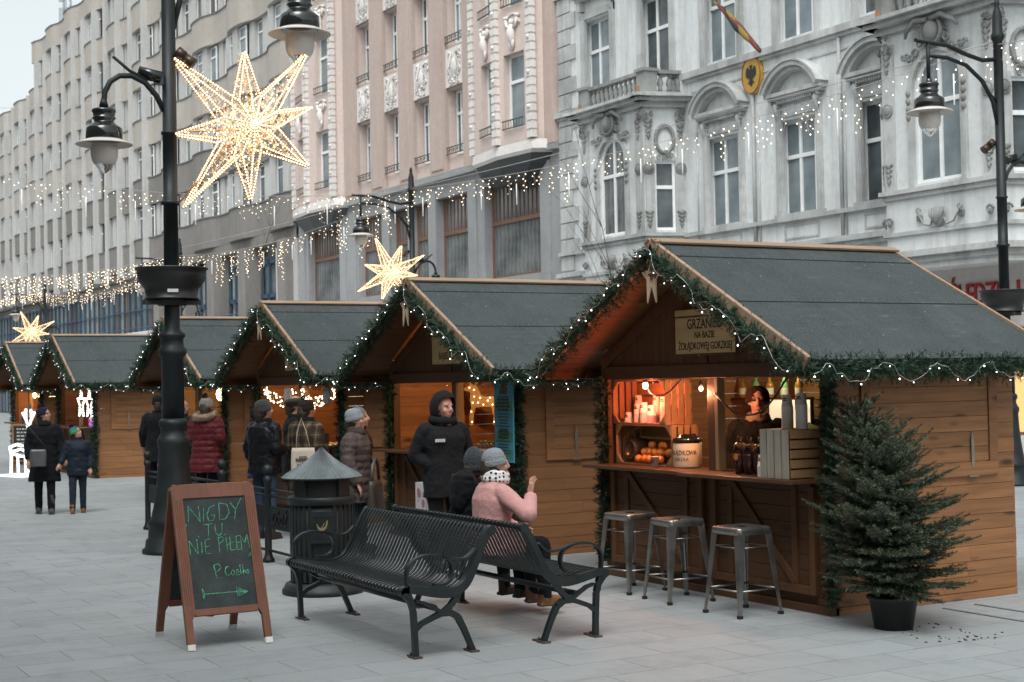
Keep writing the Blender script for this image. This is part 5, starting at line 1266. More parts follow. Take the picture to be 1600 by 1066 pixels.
for (x, y, k), l in zip(ol, nm):
    o = link('orange', om); o.location = A0+V((x, y, 1.048+.058*k)); o.rotation_euler = (rnd.uniform(-.6, .6), rnd.uniform(-.6, .6), 0); tag(o, 'orange '+l+' in the crate', 'orange', 'oranges in the lower crate')
cups('paper_cup', 'single white paper cup standing alone on the left counter', A0+V((-.60, -.10, .997)), 1, .037, None, False)
m_cream = M('cream_enamel', (.62, .52, .38), .35, 0, .08)
for k, (x, y, l) in enumerate(((-.36, .10, 'cream drink urn with black lid and dark lettering, in front'), (-.53, .25, 'cream drink urn with black lid standing behind the other'))):
    t = thing('drink_urn', l, 'urn', A0+V((x-.06, y, .997)), 0, 'cream urns on the counter'); q = MB(); q.lathe([(.108, 0), (.112, .01), (.112, .20), (.105, .215)], 28); q.build('body', m_cream, t); q = MB(); q.lathe([(.113, .205), (.116, .225), (.112, .245), (.07, .255), (.065, .275), (.0, .278)], 28); q.build('lid', m_gloss, t)
    if k == 0:
        for s_, z, sz in (('ŻOŁĄDKOWA', .125, .055), ('GORZKA', .07, .040)):
            # lettering bent round the urn: one flat letter at a time
            for i, chh in enumerate(s_):
                a = -math.pi/2+.45+(i-(len(s_)-1)/2)*sz*.60/.113; text('lettering', chh, sz, m_ink, t, (.1135*math.cos(a), .1135*math.sin(a), z), (R_(90), 0, a+math.pi/2), .0006, 'CENTER', .75)
m_jar = glass_mat('jar_glass', (.95, .93, .9), .02); m_drink = M('mulled_drink', (.06, .012, .006), .15)
for k, (x, l) in enumerate(((.60, 'glass drink jar with lid holding an orange slice, left of three'), (.72, 'glass drink jar with lid, middle of three'), (.85, 'glass drink jar with lid, right of three beside the crate'))):
    t = thing('drink_jar', l, 'jar', A0+V((x, -.14, .997)), 0, 'lidded glass jars on the counter'); q = MB(); q.lathe([(.038, 0), (.044, .01), (.056, .07), (.06, .14), (.052, .19), (.046, .21), (.05, .215)], 20, cap=False); q.build('glass', m_jar, t)
    q = MB(); q.lathe([(.03, .008), (.038, .012), (.050, .07), (.054, .14), (.049, .17), (0, .171)], 20); q.build('drink', m_drink, t)
    q = MB(); q.lathe([(.052, .216), (.05, .225), (.03, .24), (.012, .25), (.010, .262), (.020, .275), (.018, .288), (0, .293)], 20); q.build('lid', m_jar, t)
    if k == 0: q = MB(); q.cyl((.02, -.0535, .135), (.02, -.0575, .135), .026, n=20); q.build('orange_slice', m_or, t)
t = thing('white_crate', 'upright white washed slatted crate on the right counter', 'crate', A0+V((1.20, -.14, .997)))
for k in range(4): q = MB(); x = -.165+k*.082; q.box(x, x+.070, -.155, -.143, .0, .36); q.build('slat', m_crate2, t, bevel=.002)
q = MB()
for k in range(5): z = .008+k*.072; q.box(.157, .169, -.14, .15, z, z+.058)
for k in range(3): x = -.165+k*.112; q.box(x, x+.095, -.14, .15, .348, .36)
q.box(-.165, .157, .14, .15, .0, .345); q.box(-.165, -.153, -.14, .14, 0, .345); q.build('frame', m_crate, t)
q = MB()
for k in range(6): q.box(-.092, -.086, -.1425, -.140, .07+k*.03, .09+k*.03)
q.build('white_print', m_label, t)
for x, n, l in ((-.075, 14, 'tall cup stack on top of the white crate, left one'), (.085, 15, 'tall cup stack on top of the white crate, right one')): cups('cup_stack', l, A0+V((1.20+x, -.10, 1.358)), n, .044, 'cup stacks on the white crate')
cups('cup_stack', 'short cup stack on the counter left of the white crate', A0+V((.97, -.22, .997)), 7, .040)
q = MB(); q.box(-.05, 1.15, 1.52, 1.72, 1.50, 1.52); 
t = thing('bottle_shelf', 'narrow shelf for bottles on the back wall of the nearest stall', 'shelf', A0+V((-1.02, 1.40, 1.535))); q = MB(); q.box(-.44, .58, 0, .14, 0, .018); q.build('board', m_wx, t); q = MB()
for x in (-.3, .45): q.box(x, x+.02, .02, .14, -.09, 0)
q.build('bracket', m_wfr, t)
m_bot = glass_mat('pale_bottle_glass', (.8, .9, .8), .03); m_liq = M('amber_liquor', (.30, .14, .03), .2); m_gr = M('green_label', (.16, .35, .18), .5)
for k in range(5):
    t = thing('liquor_bottle', 'liquor bottle on the back shelf, '+['leftmost of five', 'second from left of five', 'middle of five', 'second from right of five', 'rightmost of five'][k], 'bottle', A0+V((-1.36+.2*k, 1.46, 1.553)), 0, 'bottles on the back shelf')
    q = MB(); q.lathe([(.033, 0), (.036, .01), (.036, .11), (.028, .135), (.014, .155), (.013, .19)], 16); q.build('glass', m_liq if k % 2 == 0 else m_gr, t); q = MB(); q.lathe([(.0145, .185), (.015, .20), (.015, .215), (0, .216)], 12); q.build('cap', m_redb if False else M('copper_cap', (.4, .16, .08), .4, .6), t); q = MB(); q.lathe([(.0365, .03), (.0367, .09)], 16, cap=False); q.build('label', m_label, t)
t = thing('menu_screen', 'bright lit panel in a black frame behind the stall keeper', 'light panel', A0+V((-.88, 1.62, 1.40))); q = MB(); q.box(-.30, .30, 0, .03, -.16, .16); q.build('frame', m_plastic, t)
q = MB(); q.quad((-.285, -.003, -.145), (.285, -.003, -.145), (.285, -.003, .145), (-.285, -.003, .145)); q.build('screen', EM('lit_panel', (1, .86, .58), .85), t)
t = thing('green_urn', 'shiny green tinted urn at the right end inside the nearest stall', 'urn', A0+V((-.42, 1.45, .95))); q = MB(); q.lathe([(.10, 0), (.11, .02), (.11, .32), (.09, .35), (.02, .37), (0, .39)], 20); q.build('body', M('green_metal', (.20, .38, .14), .25, .5), t); q = MB(); q.tube([(0, -.10, .08), (0, -.16, .08)], .012, 6); q.build('tap', m_brass, t)
t = thing('side_table', 'back table carrying the green urn inside the nearest stall', 'table', A0+V((-.7, 1.55, 0))); q = MB(); q.box(-.7, .7, -.22, .22, .90, .945); q.build('table_top', m_count, t)
for sx in (-1, 1):
    for sy in (-1, 1): q = MB(); q.box(sx*.64-.025, sx*.64+.025, sy*.18-.025, sy*.18+.025, .03, .90); q.build('leg', m_wfr, t)
q = MB(); cb = [(-.89, .0, 1.735), (-.90, .02, 1.69), (-.86, .03, 1.66), (-.80, .01, 1.625), (-.70, .0, 1.60), (-.60, .0, 1.605), (-.50, 0, 1.64), (-.42, 0, 1.69), (-.34, .0, 1.735)]
c2 = [(.14, -.02, 1.62), (.24, -.02, 1.55), (.38, -.02, 1.47), (.50, -.02, 1.445), (.64, -.02, 1.455), (.76, -.02, 1.49), (.86, -.02, 1.57), (.95, -.01, 1.66), (1.02, 0, 1.745)]
for c_, l in ((cb, 'black cable swagging from the header to the red bulb'), (c2, 'black cable swagging in front of the stall keeper')): q = MB(); q.tube([tuple(A0+V(p)) for p in c_], .0075, 6); tag(q.build('cable', m_plastic), l, 'cable')
# ---- second stall
A1 = V((SX[1], 7.42, 0))
m_deer = M('plywood_deer', (.55, .36, .17), .5, 0, .1)
t = thing('lit_deer', 'plywood deer figure studded with small lights inside the second stall', 'deer decoration', A1+V((-1.22, .82, 1.24))); t.scale = (1.02, 1, .80); t.rotation_euler = (0, 0, R_(32))
dp_ = [(.05, .0), (.09, .0), (.10, .14), (.13, .26), (.34, .27), (.37, .12), (.36, .0), (.40, .0), (.42, .14), (.46, .0), (.50, .01), (.48, .18), (.50, .34), (.48, .40), (.40, .42), (.26, .42), (.20, .44), (.17, .52), (.15, .58), (.10, .60), (.04, .575), (-.02, .54), (-.03, .51), (.03, .50), (.07, .47), (.06, .36), (.08, .26), (.05, .14)]
q = MB(); q.prism([(x, z) for x, z in dp_], -.012, .012, 'y'); q.build('deer_body', m_deer, t)
q = MB()
for s, o in ((-1, .08), (1, .12)):
    q.tube([(o, 0, .59), (o+s*.06, 0, .66), (o+s*.14, 0, .70), (o+s*.18, 0, .77)], [.014, .014, .012, .007], 6)
    for a, b in (((.06, .66), (.04, .74)), ((.11, .69), (.10, .77)), ((.15, .71), (.22, .73))): q.tube([(o+s*a[0], 0, a[1]), (o+s*b[0], 0, b[1])], [.010, .005], 6)
q.build('antlers', m_deer, t); q = MB()
for x, z in ((.09, .05), (.08, .2), (.1, .33), (.17, .33), (.24, .30), (.30, .36), (.36, .30), (.42, .36), (.45, .25), (.43, .1), (.2, .40), (.33, .40), (.12, .42), (.12, .52), (.06, .55), (.0, .68), (.22, .68), (.38, .05)): q.sphere((x, -.016, z), .008, 6)
q.build('light_points', m_bulb, t)
m_ban = M('blue_banner_print', (.06, .27, .36), .5, 0, .2, 3); m_bgreen = M('green_banner_print', (.05, .22, .17), .5)
t = thing('menu_banner', 'tall blue and green menu banner at the right of the second stall', 'banner', A1+V((1.45, -.17, .95))); q = MB(); q.box(-.185, .185, -.008, .008, 0, .80); q.build('board', m_ban, t); q = MB()
for z0, z1 in ((.50, .60), (.20, .30), (.03, .12)): q.box(-.185, .185, -.0095, -.008, z0, z1)
q.build('green_field', m_bgreen, t); q = MB(); q.prism([(-.07, .67), (.07, .67), (.08, .72), (.05, .78), (-.02, .785), (-.07, .74)], -.0105, -.008, 'y'); q.build('emblem', m_barrel, t)
q = MB(); rs = random.Random(12); z = .64
while z > .05:
    w = rs.uniform(.08, .15); x = -w
    while x < w-.02: d_ = rs.uniform(.012, .03); q.box(x, x+d_, -.0105, -.0094, z, z+(.026 if .5 < z < .62 or .2 < z < .3 else .012)); x += d_+.007
    z -= .034 if z > .5 else .030
q.build('menu_print', m_ink, t)
m_bw = M('white_bottle', (.62, .58, .5), .35); m_gc = M('green_bottle_cap', (.06, .28, .08), .4)
t = thing('bottle_crate', 'low tray holding the row of green capped bottles on the counter', 'tray', A1+V((1.13, -.14, .997))); q = MB(); q.box(-.30, .30, -.07, .07, 0, .008); q.box(-.30, .30, -.07, -.062, .008, .05); q.box(-.30, .30, .062, .07, .008, .05); q.box(-.30, -.292, -.062, .062, .008, .05); q.box(.292, .30, -.062, .062, .008, .05); q.build('tray', m_crate, t)
bm = MB(); bm.lathe([(.030, 0), (.033, .01), (.033, .07), (.022, .10), (.014, .115)], 14); bmm = bm.mesh('bottle_body', M('juice_bottle', (.16, .05, .03), .25)); cm = MB(); cm.lathe([(.015, .112), (.016, .14), (0, .141)], 10); cmm = cm.mesh('cap', m_gc); lm = MB(); lm.lathe([(.0335, .02), (.0337, .06)], 14, cap=False); lmm = lm.mesh('label', m_bw)
for k in range(7):
    t = thing('juice_bottle', 'small green capped bottle in the tray, '+('first', 'second', 'third', 'fourth', 'fifth', 'sixth', 'last')[k]+' from the left', 'bottle', A1+V((.87+.086*k, -.12, 1.006)), 0, 'green capped bottles in the tray')
    for n_, m_ in (('bottle_body', bmm), ('cap', cmm), ('label', lmm)): link(n_, m_, t)
for k, (x, y, r, l) in enumerate(((.70, .05, .05, 'golden jar on the counter left of the bottle tray'), (.58, .02, .045, 'second golden jar on the counter of the second stall'))):
    t = thing('honey_jar', l, 'jar', A1+V((x, y, .997)), 0, 'golden jars on the counter'); q = MB(); q.lathe([(r*.9, 0), (r, .01), (r, .075), (r*.8, .085)], 16); q.build('jar_body', M('golden_honey', (.5, .24, .04), .2), t); q = MB(); q.lathe([(r*.86, .084), (r*.86, .105), (0, .106)], 16); q.build('lid', m_brass, t)
t = thing('paper_bag', 'white patterned gift bag below the counter of the second stall', 'bag', (-14.08, 6.98, .30)); q = MB(); q.box(-.15, .15, -.05, .05, -.30, .40); q.build('bag_body', M('white_gift_paper', (.55, .54, .55), .5, 0, .15, 5), t); q = MB(); rs = random.Random(5)
for k in range(14): x, z = rs.uniform(-.12, .12), rs.uniform(-.25, .34); r = rs.uniform(.015, .04); q.prism([(x+r*math.cos(j*math.tau/14), z+r*1.3*math.sin(j*math.tau/14)) for j in range(14)], -.052-.0004*k, -.05, 'y', k % 2)
q.build('bauble_print', [M('pink_print', (.35, .16, .16), .5), M('grey_print', (.38, .38, .40), .5)], t)
# ---- third stall
A2 = V((SX[2], 7.42, 0)); m_flake = M('paper_snowflake', (.62, .58, .6), .8)
for k, (x, z, r, l) in enumerate(((-.05, 1.60, .13, 'round paper snowflake over the third stall counter, left one'), (1.30, 1.62, .13, 'round paper snowflake over the third stall counter, right one'))):
    t = thing('paper_snowflake', l, 'snowflake', A2+V((x, -.14, z)), 0, 'paper snowflakes'); q = MB(); pts = []
    for j in range(24): rr = r if j % 4 == 0 else (r*.72 if j % 2 == 0 else r*.85); a = j*math.tau/24; pts.append((rr*math.cos(a), rr*math.sin(a)))
    q.prism(pts, -.012, .012, 'y')
    for j in range(8): a = j*math.tau/8; q.beam((0, -.014, 0), (r*.8*math.cos(a), -.016, r*.8*math.sin(a)), .012, .008, 0, (0, 1, 0))
    q.build('flake', m_flake, t); q = MB(); q.tube([(0, 0, r), (0, 0, 1.745-z)], .002, 4); q.build('thread', m_wire, t)
def fairy(label, A, pts, n, seed):
    rs = random.Random(seed); t = thing('fairy_lights', label, 'string lights', A); q = MB(); P = [V(p) for p in pts]; q.tube(P, .003, 4)
    for k in range(n): s = rs.random()*(len(P)-1); i = int(s); p = P[i].lerp(P[i+1], s-i)+V((rs.uniform(-.03, .03), rs.uniform(-.03, .0), rs.uniform(-.13, .02))); q.tube([P[i].lerp(P[i+1], s-i), p], .002, 3); q.sphere(p, .010, 6, 1, 4)
    q.build('light_string', [m_wire, m_bulb], t)
fairy('warm fairy lights swagged over the counter of the third stall, left half', A2, [(-1.2, -.02, 1.74), (-.8, -.02, 1.62), (-.4, -.02, 1.58), (0, -.02, 1.73)], 46, 1); fairy('warm fairy lights swagged over the counter of the third stall, right half', A2, [(.2, -.02, 1.73), (.55, -.02, 1.55), (.95, -.02, 1.60), (1.36, -.02, 1.72)], 46, 2)
t = thing('glowing_lantern', 'rounded glowing paper lantern at the right end of the third stall', 'lantern', A2+V((1.30, .25, 1.36))); q = MB(); q.lathe([(.05, -.10), (.10, -.05), (.13, .05), (.14, .14), (.11, .22), (.05, .27), (0, .28)], 20); q.build('shade', EM('lantern_paper', (1, .74, .42), 1.5, (.8, .7, .5)), t); q = MB(); q.lathe([(.04, -.36), (.03, -.12), (.06, -.10)], 12); q.build('stem', m_brass, t)
for k, (x, w, h, c) in enumerate(((.15, .16, .20, (.3, .2, .08)), (.45, .22, .14, (.12, .07, .04)), (.75, .14, .24, (.45, .36, .2)), (1.0, .18, .12, (.10, .08, .06)))):
    t = thing('gift_box', ('lidded tan box of trinkets', 'low dark box of trinkets', 'tall cream box of trinkets', 'small black box of trinkets')[k]+' on the third stall counter', 'box', A2+V((x, -.10, .997)), 0, 'boxes on the third stall counter'); q = MB(); q.box(-w/2, w/2, -.07, .07, 0, h); q.build('box_body', M('trinket_box', c, .6), t, bevel=.004); q = MB(); q.box(-w/2-.005, w/2+.005, -.075, .075, h, h+.025); q.build('lid', M('trinket_lid', sc(c, 1.3), .5), t, bevel=.004)
# ---- fifth stall
A4 = V((SX[4], 7.42, 0))
fr = [(math.cos(math.pi/2+k*math.pi/5)*(.30 if k % 2 == 0 else .125), math.sin(math.pi/2+k*math.pi/5)*(.30 if k % 2 == 0 else .125)) for k in range(10)]
m_cool = EM('cool_star_bulb', (1, .95, .8), 5)
for x, l in ((.55, 'beaded outline star of white lights in the fifth stall, left one'), (1.20, 'beaded outline star of white lights in the fifth stall, right one')):
    t = thing('window_star', l, 'star decoration', A4+V((x, -.06, 1.46)), 0, 'outline stars in the fifth stall'); q = MB()
    for k in range(10):
        a, b = fr[k], fr[(k+1) % 10]; q.tube([(a[0], 0, a[1]), (b[0], 0, b[1])], .006, 4)
        for j in range(4): u = j/4; q.sphere((a[0]+(b[0]-a[0])*u, -.01, a[1]+(b[1]-a[1])*u), .018, 6, 1, 4)
    q.build('lit_outline', [m_wire, m_cool], t)
t = thing('glowing_globe', 'white glowing ball hanging below the outline stars', 'lantern', A4+V((.95, .12, 1.30))); q = MB(); q.sphere((0, 0, 0), .12, 18); q.build('globe', EM('globe_light', (.85, .9, 1), 2.2), t); q = MB(); q.tube([(0, 0, .12), (0, 0, .44)], .003, 4); q.build('cord', m_plastic, t)
pm = [EM('magenta_bauble', (.9, .05, .7), .35, (.5, .03, .35)), EM('lilac_bauble', (.55, .35, 1), .6, (.5, .4, .7)), EM('white_bauble', (1, .85, .9), .7, (.8, .7, .75)), EM('peach_bauble', (1, .6, .4), .5, (.8, .5, .3))]; rs = random.Random(8); bb = MB(); bb.sphere((0, 0, 0), 1, 12);  # baubles are no lamps; a faint glow is put into their material
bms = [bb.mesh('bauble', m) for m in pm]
for k in range(26):
    x, z = rs.uniform(.62, 1.35), 1.03+abs(rs.gauss(0, .15)); o = link('bauble', bms[k % 4]); r = rs.uniform(.035, .07); o.scale = (r, r, r); o.location = A4+V((x, .10+rs.uniform(-.05, .12), min(z, 1.38))); tag(o, 'faintly glowing bauble in the pink and white heap on the fifth stall counter', 'bauble', 'heaped baubles')
# ---- lit reindeer, board, last stall
m_lit = EM('white_light_tube', (.92, .96, 1), 1.2, (.85, .88, .9))
t = thing('light_reindeer', 'white glowing outline reindeer beside the walking woman', 'reindeer figure', (-31.4, 6.35, 0), R_(15)); q = MB()
for p in ([(-.35, 0, .0), (-.33, 0, .42), (-.40, 0, .58)], [(-.22, .1, 0), (-.25, .1, .42)], [(.30, 0, 0), (.28, 0, .42)], [(.18, .1, 0), (.2, .1, .42)], [(-.40, 0, .58), (-.1, 0, .64), (.25, 0, .62), (.36, 0, .72), (.42, 0, .92)], [(-.40, .05, .45), (0, .05, .40), (.28, .05, .42), (.40, .03, .58), (.48, 0, .80)], [(.38, 0, .88), (.46, 0, 1.0), (.62, 0, .92), (.48, 0, .84)],
          [(.42, .02, 1.0), (.36, .10, 1.18), (.22, .16, 1.34)], [(.38, .08, 1.14), (.46, .12, 1.30)], [(.44, -.02, 1.0), (.52, -.10, 1.18), (.64, -.16, 1.36)], [(.5, -.08, 1.14), (.42, -.12, 1.30)], [(-.3, .05, .5), (0, .05, .55), (.2, .05, .5)], [(-.40, 0, .58), (-.36, .05, .43)]): q.tube(p, .030, 6)
q.build('light_tubes', m_lit, t)
q = MB(); q.box(-.5, .5, -.25, .25, 0, .03); q.build('base', m_lit, t)
t = thing('menu_board', 'dark chalk menu board standing under the last stall counter', 'sidewalk sign', (-32.9, 6.9, 0), R_(40)); q = MB(); q.box(-.42, .42, -.02, .02, .25, .98); q.build('board', m_slate, t); q = MB()
for x in (-.46, .42): q.box(x, x+.04, -.03, .03, 0, 1.02)
q.box(-.42, .42, -.03, .03, .98, 1.02); q.box(-.42, .42, -.03, .03, .22, .25); q.build('frame', m_crate, t)
q = MB(); rs = random.Random(4); z = .9
while z > .32:
    x = -.34
    while x < .3: d_ = rs.uniform(.03, .09); q.box(x, x+d_, -.024, -.0205, z, z+.03); x += d_+.03
    z -= .075
q.build('chalk_marks', m_cap, t)
A5 = V((SX[5], 7.42, 0))
for k, (x, w, h, c, l) in enumerate(((.20, .26, .24, (.03, .03, .03), 'black coffee machine on the last stall counter'), (.62, .2, .44, (.45, .38, .28), 'tall cream menu card on the last stall counter'), (1.0, .22, .30, (.30, .18, .07), 'golden dispenser on the last stall counter'))):
    t = thing(('coffee_machine', 'menu_card', 'drink_dispenser')[k], l, ('coffee machine', 'menu card', 'dispenser')[k], A5+V((x, -.08, .997))); q = MB()
    if k == 1: q.box(-w/2, w/2, -.01, .01, 0, h)
    else: q.lathe([(w*.42, 0), (w*.45, .02), (w*.45, h*.75), (w*.3, h*.9), (.02, h)], 20)
    q.build('body', M('counter_item', c, .4), t)
    q = MB(); 
    if k == 1:
        for z in (.1, .18, .26, .34): q.box(-.07, .07, -.0125, -.01, z, z+.03)
    else: q.box(-.03, .03, -w*.5-.03, -w*.4, h*.3, h*.36)
    q.build('print' if k == 1 else 'spout', m_ink, t)
# ================================================================ PEOPLE
m_skin = M('skin', (.46, .25, .18), .55, 0, .12, 12); m_skin.node_tree.nodes['Principled BSDF'].inputs['Subsurface Weight'].default_value = .08
m_hair = M('brown_hair', (.035, .022, .014), .6, 0, .3, 40); m_eye = M('dark_eye', (.03, .022, .018), .2); m_lip = M('lip', (.34, .13, .11), .5); m_glassf = M('spectacle_frame', (.05, .04, .04), .3)
TEX = bpy.data.textures.new('cloth_folds', 'CLOUDS'); TEX.noise_scale = .085; TEX.noise_depth = 3
def fuse(mb, name, mat, parent, vox=.011, smooth=3, folds=0.0, M_=None):
    o = mb.build(name, mat, parent)
    for p in o.data.polygons: p.use_smooth = True
    r = o.modifiers.new('fuse', 'REMESH'); r.mode = 'VOXEL'; r.voxel_size = vox; r.use_smooth_shade = True
    if smooth: s = o.modifiers.new('relax', 'SMOOTH'); s.iterations = smooth; s.factor = .5
    if folds: d = o.modifiers.new('folds', 'DISPLACE'); d.texture = TEX; d.strength = folds; d.mid_level = .5; d.texture_coords = 'LOCAL'
    return o
def ring(z, rx, ry, cy=0, cx=0, n=28, pw=2.4):
    out = []
    for k in range(n):
        a = k*math.tau/n; c, s = math.cos(a), math.sin(a)
        out.append((cx+rx*math.copysign(abs(c)**(2/pw), c), cy+ry*math.copysign(abs(s)**(2/pw), s), z))
    return out
def lerp_rings(keys, step, puff=0, per=.08, ph=0):
    out = []; z = keys[0][0]
    def at(z):
        for a, b in zip(keys, keys[1:]):
            if a[0] <= z <= b[0]:
                u = (z-a[0])/(b[0]-a[0]); u = u*u*(3-2*u)*.5+u*.5; return [a[i]+(b[i]-a[i])*u for i in range(1, 4)]
        return list(keys[-1][1:4])
    while z <= keys[-1][0]+1e-6:
        rx, ry, cy = at(z); e = puff*(abs(math.sin((z+ph)*math.pi/per))**.7-.6) if puff and z < keys[-1][0]-.06 else 0
        out.append(ring(z, rx+e, ry+e, cy)); z += step
    return out
def limb(mb, pts, rad, puff=0, per=.07, n=14, step=.012):
    P = [V(p) for p in pts]; pp = []; rr = []; d = 0
    for i, (a, b) in enumerate(zip(P, P[1:])):
        L_ = (b-a).length; k = max(2, int(L_/step))
        for j in range(k):
            u = j/k; pp.append(a.lerp(b, u)); rr.append(rad[i]+(rad[i+1]-rad[i])*u+(puff*(abs(math.sin((d+L_*u)*math.pi/per))**.7-.5) if puff else 0))
        d += L_
    pp.append(P[-1]); rr.append(rad[-1])
    for _ in range(3):  # round the joints
        pp = [pp[0]]+[(pp[i-1]+pp[i]*2+pp[i+1])/4 for i in range(1, len(pp)-1)]+[pp[-1]]
    mb.tube(pp, rr, n)
def hand(mb, w, d, nrm, side, curl=.5, spread=.0):
    w, d = V(w), V(d).normalized(); nrm = V(nrm); nrm = (nrm-d*nrm.dot(d)).normalized(); lat = d.cross(nrm)*side   # lat points to the thumb side
    old = mb.M; 
    pl = [];
    for u, wd_, th in ((0, .025, .018), (.03, .034, .018), (.065, .042, .016), (.092, .042, .013)):
        c = w+d*u; pl.append([c+lat*(wd_*math.cos(a))+nrm*(th*math.sin(a)) for a in [k*math.tau/12 for k in range(12)]])
    mb.loft(pl)
    for i, ln in enumerate((.072, .082, .076, .060)):
        off = .031-.0207*i; dd = (d+lat*spread*(1.5-i)*.5).normalized(); p = w+d*.085+lat*off; pts = [p]; c = p; ang = 0
        for j, f in enumerate((.42, .32, .26)):
            ang += curl*(.45+.25*j); v_ = dd*math.cos(ang)-nrm*math.sin(ang)*1.0; c = c+v_*ln*f; pts.append(c)
        mb.tube(pts, [.0086, .0082, .0076, .0062], 8)
    p = w+d*.022+lat*.03; t1 = p+(d*.55+lat*.75-nrm*.25).normalized()*.04; t2 = t1+(d*.85+lat*.25-nrm*.35*curl).normalized()*.032
    mb.tube([p, t1, t2], [.013, .0115, .008], 8)
def person(label, loc, rz, h, arms, coat=None, trousers=None, shoe=None, hat=None, look=(0, 0), seat=None, legs=None, hem=.80, puff=0, per=.08, wide=1.0, collar=.035, hood=None, hair=None, scarf=None, vox=.012, face=True, folds=.028, group=None, sleeve=(.072, .064, .050), lean=0, handcurl=(.6, .6), handn=((0, 1, 0), (0, 1, 0)), spread=0, boot_h=.12, glasses=False, bvox=None):
    t = thing('person', label, 'person', loc, R_(rz)); s = h/1.70; dz = 0
    if seat is not None: dz = seat-.80*s
    B0 = Matrix.Translation((0, 0, dz)) @ Matrix.Scale(s, 4)
    TL = B0 @ Matrix.Translation((0, 0, .92)) @ Matrix.Rotation(-R_(lean), 4, 'X') @ Matrix.Translation((0, 0, -.92))
    HM = TL @ Matrix.Translation((0, 0, 1.46)) @ Matrix.Rotation(R_(look[0]), 4, 'Z') @ Matrix.Rotation(R_(look[1]), 4, 'X') @ Matrix.Translation((0, .015, -1.46))
    if legs is None:
        legs = [[(-.09, 0, .90), (-.095, .015, .48), (-.10, 0, .09)], [(.09, 0, .90), (.095, .015, .48), (.10, 0, .09)]]
        if seat is not None: legs = [[(x*.9, 0, .90), (x*1.25, .42, .90), (x*1.2, .44, .90-.43)] for x in (-.1, .1)]
    b = MB(); b.M = HM
    b.sphere((0, -.018, 1.602), (.077, .096, .100), 20); b.sphere((0, .022, 1.545), (.061, .068, .080), 16); b.sphere((0, .060, 1.487), (.026, .026, .022), 10)
    b.tube([(0, .078, 1.605), (0, .095, 1.575), (0, .104, 1.558)], [.011, .015, .017], 8); b.sphere((0, .090, 1.555), (.022, .014, .011), 8)
    for x in (-1, 1):
        b.sphere((x*.079, -.012, 1.575), (.010, .022, .034), 8); b.sphere((x*.036, .055, 1.555), (.030, .026, .030), 10); b.sphere((x*.030, .066, 1.612), (.026, .014, .010), 8)
    b.sphere((0, .080, 1.515), (.024, .012, .013), 8)
    b.tube([(0, -.02, 1.38), (0, -.012, 1.46), (0, .0, 1.53)], [.066, .056, .055], 14)
    b.M = TL; b.loft(lerp_rings([(.88, .14, .10, 0), (1.05, .125, .09, 0), (1.28, .16, .105, 0), (1.38, .13, .085, 0), (1.42, .06, .06, -.01)], .05))
    for k, a in enumerate(arms):
        if a is None: continue
        b.M = TL; limb(b, a[:3], [.052, .042, .028]); hand(b, a[2], V(a[2])-V(a[1]) if len(a) < 4 else a[3], handn[k], 1 if k == 0 else -1, handcurl[k], spread)
    b.M = B0
    for l in legs: limb(b, l, [.078, .052, .040])
    b.sphere((0, 0, .90), (.14, .10, .10), 14)
    fuse(b, 'body', m_skin, t, bvox or vox*.8, 1 if bvox else 2)
    if face or face is None:
        for x in (-1, 1):
            e = MB(); e.M = HM; e.sphere((x*.030, .083, 1.594), (.0115, .006, .0062), 8); e.tube([(x*.015, .093, 1.612), (x*.032, .092, 1.617), (x*.048, .080, 1.611)], [.003, .0038, .002], 5); e.build('eye', m_eye, t)
        e = MB(); e.M = HM; e.tube([(-.022, .088, 1.515), (-.008, .0945, 1.517), (0, .0945, 1.5155), (.008, .0945, 1.517), (.022, .088, 1.515)], [.002, .005, .0045, .005, .002], 6); e.build('mouth', m_lip, t)
        if glasses:
            e = MB(); e.M = HM
            for x in (-1, 1): e.tube([(x*.032+.021*math.cos(k*.524), .098, 1.590+.017*math.sin(k*.524)) for k in range(12)], .002, 4, closed=True); e.tube([(x*.052, .095, 1.595), (x*.078, .0, 1.59)], .002, 4)
            e.build('spectacles', m_glassf, t)
    if trousers:
        q = MB(); q.M = B0
        for l in legs: limb(q, [l[0], l[1], tuple(V(l[2])-V((0, 0, .02)))], [.098, .070, .058])
        q.sphere((0, 0, .92), (.165, .125, .12), 16); fuse(q, 'trousers', trousers, t, vox, 2, .014)
    if shoe:
        for l in legs:
            q = MB(); q.M = B0; a = V(l[2]); fl = a.z-.09
            q.sphere((a.x, a.y+.055, fl+.045), (.046, .125, .045), 14); q.box(a.x-.046, a.x+.046, a.y-.065, a.y+.16, fl+.0, fl+.025); q.tube([(a.x, a.y-.005, fl+.04), (a.x, a.y-.005, fl+.09+boot_h)], [.055, .060], 14); fuse(q, 'boot', shoe, t, .009, 2)
    if coat:
        q = MB(); q.M = TL; w = wide
        keys = [(hem, .185*w, .145*w, .0), (.93, .185*w, .142*w, 0), (1.10, .172*w, .132*w, 0), (1.28, .198*w, .142*w, 0), (1.37, .180*w, .115*w, -.005), (1.415, .105*w, .085*w, -.008), (1.45, .088, .082, -.005), (1.45+collar, .092, .090, .0)]
        if seat is not None: keys = [(.83, .19*w, .15*w, 0)]+keys[2:]
        elif hem < .7: keys = [(hem, .225*w, .17*w, .0)]+keys[1:]
        q.loft(lerp_rings(keys, .012 if puff else .025, puff, per))
        for a in arms:
            if a is None: continue
            e = V(a[2]).lerp(V(a[1]), .03); limb(q, [tuple(V(a[0])+V((-.05*math.copysign(1, a[0][0]), 0, .0))), a[0], a[1], tuple(e)], [sleeve[0]*1.05*w, sleeve[0]*w, sleeve[1]*w, sleeve[2]*w], puff*.8, per*.9)
        fuse(q, 'coat', coat, t, vox*.9, 2 if puff else 3, folds)
